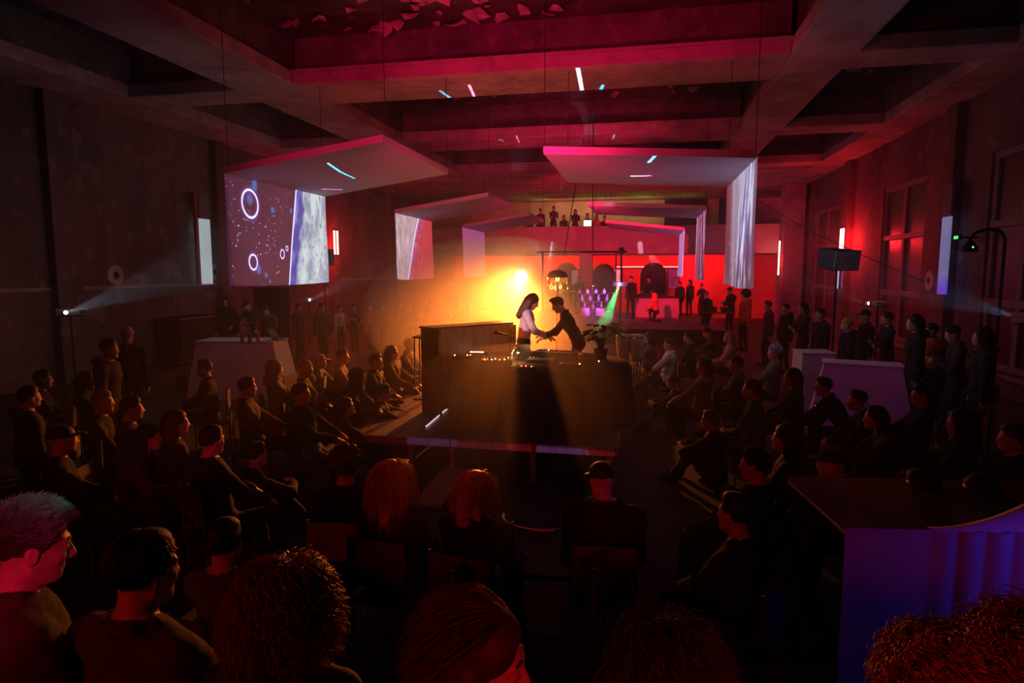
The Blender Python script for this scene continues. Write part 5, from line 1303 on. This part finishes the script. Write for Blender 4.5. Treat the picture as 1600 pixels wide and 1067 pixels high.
# ---- performers, technicians, disc jockey
make_body('perf_white', .012, 21, lean=.10, hands=[(-.16, .36, 1.02), (.18, .40, 1.04)], elbow=[(-1, -.5, -.6), (1, -.5, -.6)], head=(.15, .5), palms=[(0, 0, -1), (0, 0, -1)], coat=.006, collar=False)
make_body('perf_dark', .012, 22, lean=.45, hips_y=-.08, hip=.92, hands=[(-.10, .50, 1.05), (.22, .50, .98)], elbow=[(-1, -.3, -.5), (1, -.3, -.5)], head=(.1, .45), palms=[(0, 0, -1), (0, 0, -1)])
put('perf_white', 832, 459, -78, 'long', 'brown', 'white', 'black', 'performer with long hair in a white shirt playing behind the round table', floor=.5, Y=10.5, vox=.009)
put('perf_dark', 872, 464, 96, 'crop', 'brown', 'black', 'black', 'performer in dark clothes bending over the keyboard behind the round table', floor=.5, Y=10.5, vox=.009)
put('lean', 1014, 426, 165, 'curly', 'black', 'black', 'black', 'curly haired disc jockey bending over the counter on the rear stage', Y=30.8, floor=.5)
LT = [('standcoat', 352, 464, -160, 'hood', 'black', 'black', 'black', 'tall hooded technician in black at the left end of the technicians desk', 14.5),
      ('lean', 385, 469, 170, 'cap', 'black', 'charcoal', 'black', 'technician in a dark cap leaning over the middle of the technicians desk', 14.3),
      ('lean', 415, 477, -160, 'short', 'black', 'brown', 'black', 'technician with bare forearms working at the bright laptop', 14.3)]
for key, px, py, dg, h, hc, tp, bt, lab, Y in LT: put(key, px, py, dg, h, hc, tp, bt, lab, Y=Y, floor=.25)

# ---- left side of the hall
CRL = [
 ('stand', 198, 511, 40, 'beanie', 'pink', 'black', 'black', 'person in a pale pink cap standing before the left wall', dict()),
 ('standcoat', 170, 530, -70, 'short', 'black', 'black', 'charcoal', 'person in a dark coat standing just left of the pink cap', dict()),
 ('sit', 318, 562, 120, 'short', 'black', 'black', 'black', 'seated man with clasped hands before the technicians desk, face turned left', dict()),
 ('sitback', 386, 589, -60, 'short', 'brown', 'brown', 'black', 'seated man with a red lit face right of the technicians desk front', dict()),
 ('sit', 205, 620, -50, 'short', 'brown', 'brown', 'charcoal', 'seated person with a dim red face in profile, left of centre left crowd', dict()),
 ('sitlean', 232, 662, -70, 'bob', 'black', 'charcoal', 'black', 'person leaning forward on their elbows in the left crowd', dict()),
 ('sit', 66, 578, -50, 'short', 'black', 'black', 'black', 'dark seated person below the long white projector, far left', dict()),
 ('sitback', 135, 580, -60, 'long', 'black', 'navy', 'black', 'seated person with long dark hair right of the projector pole', dict()),
 ('standcoat', 45, 603, -25, 'short', 'black', 'black', 'black', 'standing person with a red lit neck at the far left edge', dict(Y=5.0)),
 ('sit', 96, 664, -40, 'cap', 'black', 'black', 'black', 'person in a black cap with an orange rimmed back, far left', dict()),
 ('sitback', 430, 563, -50, 'hood', 'grey', 'grey', 'black', 'hooded person sitting right of the technicians desk', dict()),
 ('sit', 477, 563, -70, 'beanie', 'yellow', 'olive', 'denim', 'seated person in a yellow beanie with bent blue jeans', dict()),
 ('sitlean', 500, 553, -95, 'cap', 'pink', 'denim', 'denim', 'person in a pink cap leaning forward right of the yellow beanie', dict()),
 ('recline', 470, 598, -75, 'short', 'brown', 'black', 'denim', 'person stretched out on a chair with a pale shoe towards the stage', dict()),
 ('sit', 535, 545, -70, 'short', 'brown', 'beige', 'denim', 'seated person in a beige top, left of the stage', dict()),
 ('sit', 587, 552, -80, 'short', 'brown', 'black', 'black', 'seated person holding their hands before the chest near the stage edge', dict()),
 ('sitback', 612, 540, -80, 'bob', 'brown', 'olive', 'black', 'seated person with chin length hair left of the piano', dict()),
 ('sit', 640, 528, -90, 'short', 'blond', 'brown', 'black', 'fair haired seated person next to the high table', dict()),
 ('sitlean', 560, 575, -80, 'hood', 'olive', 'olive', 'black', 'hooded person in olive leaning forward by the stage edge', dict()),
 ('floor', 600, 600, -70, 'short', 'black', 'charcoal', 'denim', 'person sitting on the floor beside the left edge of the stage', dict()),
 ('floor', 540, 620, -60, 'bob', 'brown', 'brown', 'black', 'person with chin length hair on the floor left of the stage corner', dict()),
 ('floor', 470, 640, -50, 'cap', 'olive', 'black', 'black', 'person in an olive cap on the floor among the left crowd', dict()),
 ('sit', 275, 640, -40, 'long', 'brown', 'black', 'black', 'long haired person sitting behind the bench of the left crowd', dict()),
 ('sitback', 330, 665, -30, 'short', 'black', 'navy', 'black', 'dark seated person with a hint of blue, centre of the left crowd', dict()),
 ('floor', 400, 690, -30, 'short', 'black', 'black', 'black', 'black clothed person low on the floor in front of the left crowd', dict()),
 ('sit', 160, 610, -60, 'short', 'grey', 'charcoal', 'black', 'grey haired seated person between the projector pole and the profile', dict()),
 ('stand', 466, 474, -100, 'short', 'black', 'charcoal', 'black', 'dark standing person under the right edge of the nearest left cloth', dict(Y=17.2)),
 ('standcoat', 503, 473, -110, 'short', 'brown', 'brown', 'charcoal', 'standing person in a brown coat below the small projector', dict(Y=16.6)),
 ('crossed', 440, 476, -120, 'bob', 'black', 'black', 'black', 'standing person with crossed arms behind the technicians desk', dict(Y=17.8)),
 ('stand', 531, 477, -110, 'short', 'black', 'beige', 'black', 'standing person in a light top in the row along the left wall', dict(Y=18.6)),
 ('crossed', 553, 474, -120, 'beanie', 'charcoal', 'navy', 'black', 'standing person in a dark beanie along the left wall', dict(Y=19.5)),
 ('stand', 577, 476, -100, 'long', 'brown', 'red', 'black', 'standing person in a dull red top along the left wall', dict(Y=20)),
 ('standcoat', 598, 474, -110, 'short', 'black', 'black', 'black', 'tall dark coat standing left of the second left cloth', dict(Y=20.5)),
 ('stand', 625, 476, -110, 'bob', 'brown', 'grey', 'black', 'standing person in grey below the second left cloth', dict(Y=21.5)),
 ('phone', 648, 474, -120, 'short', 'black', 'charcoal', 'black', 'person holding up a phone below the second left cloth', dict(Y=21)),
 ('standcoat', 672, 470, -130, 'cap', 'black', 'black', 'black', 'person in a black cap right below the second left cloth', dict(Y=22)),
 ('standcoat', 706, 449, -150, 'afro', 'black', 'black', 'black', 'big dark silhouette with full hair before the orange wall', dict(Y=24.2, floor=.5)),
 ('stand', 729, 452, 170, 'short', 'black', 'black', 'black', 'slim dark silhouette before the orange wall left of the lamp', dict(Y=26, floor=.5)),
]
# ---- right side and rear
CRR = [
 ('stand', 905, 431, 170, 'short', 'black', 'black', 'black', 'dark silhouette standing before the pier behind the performers', dict(Y=31.3, floor=.5)),
 ('crossed', 879, 433, 170, 'short', 'black', 'black', 'black', 'dark silhouette just left of the pier behind the performers', dict(Y=32, floor=.5)),
 ('stand', 986, 431, 150, 'short', 'black', 'black', 'black', 'dark person standing left of the disc jockey counter', dict(Y=29, floor=.5)),
 ('kneel', 1022, 458, 60, 'hood', 'orange', 'orange', 'black', 'person in a bright orange hooded jacket crouching before the counter', dict(Y=27.4, floor=.5)),
 ('standcoat', 1062, 440, 140, 'short', 'black', 'black', 'black', 'dark person at the right end of the disc jockey counter', dict(Y=30.5, floor=.5)),
 ('stand', 1078, 437, 130, 'bob', 'black', 'charcoal', 'black', 'dark person right of the counter, below the farthest right cloth', dict(Y=31.5, floor=.5)),
 ('crossed', 1096, 444, 130, 'short', 'black', 'black', 'black', 'person with crossed arms below the second right cloth', dict(Y=31, floor=.5)),
 ('stand', 1104, 455, 140, 'beanie', 'grey', 'black', 'black', 'person in a grey beanie behind the two lit laptops', dict(Y=26)),
 ('phone', 1141, 442, 120, 'short', 'black', 'black', 'black', 'dark person raising both hands before the red wall', dict(Y=27, )),
 ('standcoat', 1164, 455, 110, 'afro', 'black', 'red', 'black', 'full haired person in a dull red coat below the nearest right cloth', dict(Y=22)),
 ('stand', 1200, 470, 100, 'short', 'black', 'brown', 'black', 'standing person in brown right of the nearest right cloth', dict(Y=18.6)),
 ('standcoat', 1228, 474, 110, 'short', 'brown', 'black', 'black', 'standing person behind the narrow white desk', dict(Y=17.5)),
 ('crossed', 1255, 472, 100, 'bob', 'black', 'charcoal', 'black', 'person with crossed arms left of the loudspeaker pole', dict(Y=16.5)),
 ('stand', 1282, 481, 110, 'short', 'black', 'black', 'black', 'dark standing person under the white loudspeaker', dict(Y=14.6)),
 ('standcoat', 1323, 497, 95, 'beanie', 'yellow', 'black', 'black', 'person in a yellowish beanie right of the loudspeaker pole', dict(Y=13.2)),
 ('stand', 1352, 484, 100, 'cap', 'black', 'black', 'black', 'person in a black cap beside the crowd projector', dict(Y=14.4)),
 ('crossed', 1386, 487, 90, 'short', 'brown', 'navy', 'black', 'person with crossed arms right of the crowd projector', dict(Y=13.6)),
 ('standcoat', 1430, 491, 80, 'bob', 'black', 'black', 'black', 'person with black chin length hair in profile by the tall window', dict(Y=11.4)),
 ('stand', 1456, 505, 85, 'short', 'black', 'red', 'black', 'person in a dull red top right of the black haired profile', dict(Y=11.8)),
 ('phone', 1490, 508, 80, 'short', 'brown', 'charcoal', 'black', 'person with raised hands under the glowing wall board', dict(Y=10.8)),
 ('standcoat', 1535, 512, 80, 'hood', 'black', 'black', 'black', 'hooded figure beside the arched stand', dict(Y=9.9)),
 ('sit', 1014, 518, 70, 'bob', 'brown', 'grey', 'black', 'seated person right of the congas with chin length hair', dict()),
 ('sitback', 1046, 527, 80, 'short', 'brown', 'white', 'black', 'seated person in a white shirt right of the congas', dict()),
 ('sit', 1076, 518, 80, 'short', 'black', 'charcoal', 'black', 'seated person left of the violet lit sitter', dict()),
 ('sitlean', 1105, 512, 90, 'cap', 'black', 'olive', 'black', 'person in a black cap leaning forward in the right crowd', dict()),
 ('sit', 1139, 518, 80, 'long', 'blond', 'pink', 'charcoal', 'seated person with long fair hair in a pink top lit violet', dict()),
 ('sitback', 1100, 558, 70, 'bob', 'brown', 'plaid', 'black', 'seated person in a checked pale shirt, middle of the right crowd', dict()),
 ('sit', 1150, 556, 80, 'short', 'black', 'blue', 'black', 'seated person in a blue top right of the checked shirt', dict()),
 ('sitback', 1210, 540, 80, 'curly', 'grey', 'grey', 'black', 'grey curly haired person seated left of the narrow white desk', dict()),
 ('floor', 1010, 565, 60, 'short', 'black', 'charcoal', 'black', 'person sitting on the floor right of the stage edge', dict()),
 ('floor', 1052, 585, 70, 'beanie', 'brown', 'black', 'black', 'person in a brown beanie on the floor right of the stage', dict()),
 ('sit', 1175, 592, 75, 'short', 'black', 'navy', 'black', 'seated person in dark blue left of the large white desk', dict()),
 ('sit', 1238, 575, 75, 'bob', 'black', 'black', 'black', 'black haired sitter directly before the narrow white desk', dict()),
 ('floor', 1110, 640, 60, 'short', 'brown', 'charcoal', 'black', 'person on the floor in the dark middle of the right crowd', dict()),
 ('sitlean', 1287, 589, 85, 'short', 'black', 'black', 'black', 'man leaning forward before the large white desk, face turned left', dict()),
 ('sitlean', 1340, 609, 85, 'short', 'brown', 'black', 'black', 'person resting the chin on a hand before the large white desk', dict()),
 ('sitlean', 1368, 634, 80, 'bob', 'black', 'charcoal', 'black', 'third leaning sitter at the right edge of the large white desk', dict()),
 ('sit', 1228, 662, 70, 'long', 'black', 'navy', 'black', 'long haired sitter in dark blue left of the leaning men', dict()),
 ('sitlean', 1300, 700, 80, 'cap', 'black', 'black', 'black', 'person in a cap leaning over their knees with pink lit hands', dict()),
 ('sitback', 1180, 700, 60, 'short', 'black', 'black', 'black', 'dark sitter in the middle of the lower right crowd', dict()),
 ('sit', 1467, 548, 85, 'short', 'brown', 'black', 'black', 'sitter with a red lit face right of the large white desk', dict(seat=True)),
 ('sit', 1520, 552, 85, 'bob', 'black', 'brown', 'black', 'sitter in brown further right of the red lit face', dict()),
 ('sitback', 1440, 600, 80, 'short', 'black', 'black', 'black', 'dark sitter just right of the large white desk', dict()),
 ('sit', 1583, 662, 80, 'short', 'brown', 'black', 'black', 'sitter with a dim red face at the right edge', dict()),
 ('sitback', 1500, 640, 75, 'hood', 'black', 'black', 'black', 'hooded dark sitter in the right crowd', dict()),
 ('sit', 1440, 735, 75, 'short', 'black', 'black', 'black', 'sitter above the draped desk with a red cheek', dict()),
 ('sit', 1530, 742, 75, 'bob', 'black', 'brown', 'black', 'sitter in brown above the right part of the draped desk', dict()),
 ('sit', 1150, 770, 50, 'short', 'black', 'black', 'black', 'sitter at the lower right of the middle aisle', dict()),
]
for key, px, py, dg, h, hc, tp, bt, lab, kw in CRL+CRR: put(key, px, py, dg, h, hc, tp, bt, lab, **kw)
# balcony guests
BAL = [(826, 337, 'short', 'black', 'dark guest at the left end of the balcony row'), (845, 326, 'short', 'brown', 'guest with a red lit face on the balcony'), (865, 322, 'short', 'charcoal', 'tallest guest standing on the balcony'),
       (881, 336, 'long', 'black', 'long haired guest sitting low at the balcony rail'), (899, 327, 'long', 'charcoal', 'long haired guest left of the bright monitor'), (918, 333, 'short', 'beige', 'guest whose head shows over the bright monitor'),
       (932, 336, 'bob', 'yellow', 'guest in a yellow top right of the bright monitor'), (945, 337, 'short', 'black', 'guest at the right end of the balcony row')]
for i, (px, py, h, tp, lab) in enumerate(BAL):
    q = at(px, py, Y=34.0 if i != 5 else 34.6)
    me, H, Rm = PROTO['stand' if i % 2 else 'crossed']; sc_ = .98
    zf = q.z-(H[2]+.13)*sc_
    person('stand' if i % 2 else 'crossed', (q.x, q.y, max(3.65, zf)), R(180+(-15 if i % 2 else 12)), h, HC['black'], CL[tp], CL['black'], lab, 'guests on the balcony', (q.z-3.65)/(H[2]+.13) if zf < 3.65 else .98)

# ---- front seats seen from behind
make_body('front_sit', .012, 31, lean=-.03, hands=[(-.16, .34, .64), (.16, .34, .64)], elbow=[(-.4, -1, -.8), (.4, -1, -.8)], coat=.018, **_sit)
make_body('front_turn', .012, 32, lean=-.03, twist=-.15, head=(-.6, .05), hands=[(-.10, .34, .64), (.20, .34, .64)], elbow=[(-.4, -1, -.8), (.4, -1, -.8)], coat=.012, **_sit)
make_body('front_coat', .012, 33, lean=.06, head=(.45, .25), hands=[(-.14, .30, .66), (.14, .34, .64)], elbow=[(-.35, -1, -.8), (.35, -1, -.8)], coat=.04, width=1.12, hood=False, **_sit)
def hairmat(n, c): return mat('hair_'+n, c, .38, 0, .35, 40)
o = put('front_sit', 540, 700, 8, 'curly', 'brown', 'black', 'black', 'person with short curly hair sitting on the chair with a pale backrest', vox=.009, clab='chair with a reddish rectangular backrest in the front row')
strands(o, 'front_sit', 700, .07, .012, hairmat('brown', HC['brown']), 1, .0016, -.03, 7, .04, (0, 0, -.3))
o = put('front_sit', 612, 719, -4, 'long', 'blond', 'black', 'black', 'person with long straight fair hair lit red, second in the front row', vox=.009, clab='second chair of the front row, under the long fair hair')
strands(o, 'front_sit', 900, .36, .004, hairmat('blond', HC['blond']), 2, .0020, -.02, 9, .03, (0, -.12, -1.3), jitter=.4)
o = put('front_turn', 745, 737, -8, 'bob', 'blond', 'black', 'black', 'person with wavy shoulder length fair hair looking right, front row centre', vox=.009, clab='chair under the wavy haired person in the front row centre')
strands(o, 'front_turn', 900, .24, .012, hairmat('ginger', HC['red']), 3, .0020, -.02, 9, .03, (0, -.12, -1.2), jitter=.5)
o = put('front_coat', 940, 722, 4, 'cap', 'black', 'black', 'black', 'big man in a dark cap and wide black coat, right end of the front row', vox=.010, clab='chair under the big man in the wide black coat')
_bk = [c for c in [o_ for o_ in bpy.data.objects if o_.get('label') == 'chair with a reddish rectangular backrest in the front row'][0].children if c.name.startswith('backrest')][0]
_bk.material_slots[0].link = 'OBJECT'; _bk.material_slots[0].material = mat('chair_back_pale', (.16, .10, .11), .7)
chair(at(668, 862, z=.88).x, at(668, 862, z=.88).y, R(86), 'empty chair with a red glinting tube frame seen edge on, second row')
chair(at(888, 862, z=.86).x-.02, at(888, 862, z=.86).y, R(80), 'empty chair with a faint violet frame before the man in the cap')
put('sitback', 350, 812, -10, 'short', 'black', 'brown', 'black', 'short haired dim person sitting behind the curly heads', clab='chair under the dim short haired person in the lower left')

# ---- nearest heads along the lower edge
make_body('near_man', .0065, 41, fine=True, head=(-.15, .20), hands=[(-.05, .28, 1.12), (.10, .30, 1.10)], elbow=[(-1, -.3, -.6), (1, -.3, -.6)], coat=.02, lean=.03)
make_body('near_back', .010, 42, hands=[(-.22, .18, .95), (.22, .20, .95)], coat=.024, head=(.0, .1), hood=True)
make_body('near_arm', .010, 43, hands=[(-.20, .20, .95), (.10, .34, 1.15)], elbow=[(-1, -.3, -.6), (1, -.6, -.4)], coat=.020, head=(-.2, .1))
make_body('near_turn', .008, 44, hands=[(-.22, .18, .95), (.22, .20, .95)], coat=.010, head=(-.75, .18), fine=True)
def near(key, px, py, D, deg, hair, hc, top, label, vox=.008, sc=None):
    me, H, Rm = PROTO[key]; d = _fw+_rt*(px-800)/FPX-_up*(py-533.5)/FPX; q = Vector((0, 0, EYE))+Vector(d)*D
    s_ = sc or q.z/(H[2]+.13); c, sn = math.cos(R(deg)), math.sin(R(deg)); hx, hy = H[0]*s_, H[1]*s_
    return person(key, (q.x-(c*hx-sn*hy), q.y-(sn*hx+c*hy), 0), R(deg), hair, HC.get(hc) or CL[hc], CL[top], CL['black'], label, None, s_, vox)
def eyes(o, key):
    me, H, Rm = PROTO[key]
    for s_ in (-1, 1):
        p = H+Rm @ np.array((s_*.031, .086, .001)); MB().ball((0, 0, 0), .0098, 10).build('eye', mat('eye_white', (.35, .28, .25), .3), o).location = tuple(p)
        p = H+Rm @ np.array((s_*.031, .0915, -.003)); MB().ball((0, 0, 0), .0055, 8).build('iris', M['black'], o).location = tuple(p)
        b = MB(); pts = [H+Rm @ np.array((s_*(.012+.036*q/6), .094-.010*(q/6)**2, .026+.006*math.sin(q/6*3.1))) for q in range(7)]; b.tube(pts, .0042, 5, .002); b.build('eyebrow', fab(HC['black'], .6), o)
o = near('near_man', 46, 792, 2.15, -30, 'short', 'brown', 'olive', 'young man in profile at the lower left, short hair touched by green and violet light')
eyes(o, 'near_man'); strands(o, 'near_man', 3000, .055, .003, hairmat('dark', (.14, .10, .09)), 4, .0012, .02, 6, .06, (0, .5, .25), jitter=1.0, out=.8)
o = near('near_arm', 222, 832, 2.1, -6, 'short', 'black', 'olive', 'dark haired person at the lower left with pale rimmed jacket sleeves')
strands(o, 'near_arm', 1200, .04, .002, hairmat('black', HC['black']), 5, .0013, .0, 5, .05, (0, .1, -.6))
CU = dict(out=.9, jitter=1.2)
o = near('near_back', 446, 884, 1.9, 2, 'scalp', 'brown', 'black', 'person with a big mop of curly hair seen from behind, lower left centre')
strands(o, 'near_back', 2600, .20, .012, hairmat('auburn', (.22, .09, .04)), 6, .0016, -.12, 12, .05, (0, -.1, -1), start=1.08, out=.35, jitter=1.2)
o = near('near_turn', 752, 946, 1.55, -42, 'bob', 'brown', 'black', 'person with smooth dark hair and a red lit cheek, bottom centre')
strands(o, 'near_turn', 2200, .20, .002, hairmat('chestnut', (.10, .04, .02)), 7, .0013, -.02, 9, -.02, (0, -.8, -1.0), jitter=.2)
eyes(o, 'near_turn')
o = near('near_back', 1042, 975, 1.7, 6, 'scalp', 'black', 'black', 'dim curly haired person at the bottom right of centre')
strands(o, 'near_back', 2000, .22, .012, hairmat('darkbrown', (.06, .03, .015)), 8, .0015, -.10, 12, .04, (0, -.1, -1), start=1.1, out=.5)
o = near('near_back', 1488, 1012, 1.5, 10, 'scalp', 'ginger', 'black', 'person with thick ginger curls lit red at the lower right')
strands(o, 'near_back', 2600, .10, .015, hairmat('gingerc', (.42, .16, .14)), 9, .0018, -.12, 12, .06, (0, 0, -.5), start=1.12, **CU)
o = near('near_back', 1640, 985, 1.45, -12, 'scalp', 'ginger', 'black', 'second ginger curly head cut by the right edge')
strands(o, 'near_back', 2000, .13, .016, hairmat('gingerc', (.42, .16, .12)), 10, .0018, -.12, 12, .06, (0, 0, -.5), start=1.12, **CU)
# unseen violet and green spots added to tint the young man's hair
q = Vector((0, 0, EYE))+Vector(_fw+_rt*(62-800)/FPX-_up*(800-533.5)/FPX)*2.15
lamp('hair_fill_violet', 'SPOT', q+Vector((.4, -1.0, 1.0)), q+Vector((.0, 0, -.02)), (1, .25, .6), 14, .01, 9, .3, vol=0)
lamp('hair_fill_green', 'SPOT', q+Vector((.1, .6, 1.4)), q+Vector((-.05, .02, 0)), (.02, .8, .7), 60, .01, 9, .3, vol=0)
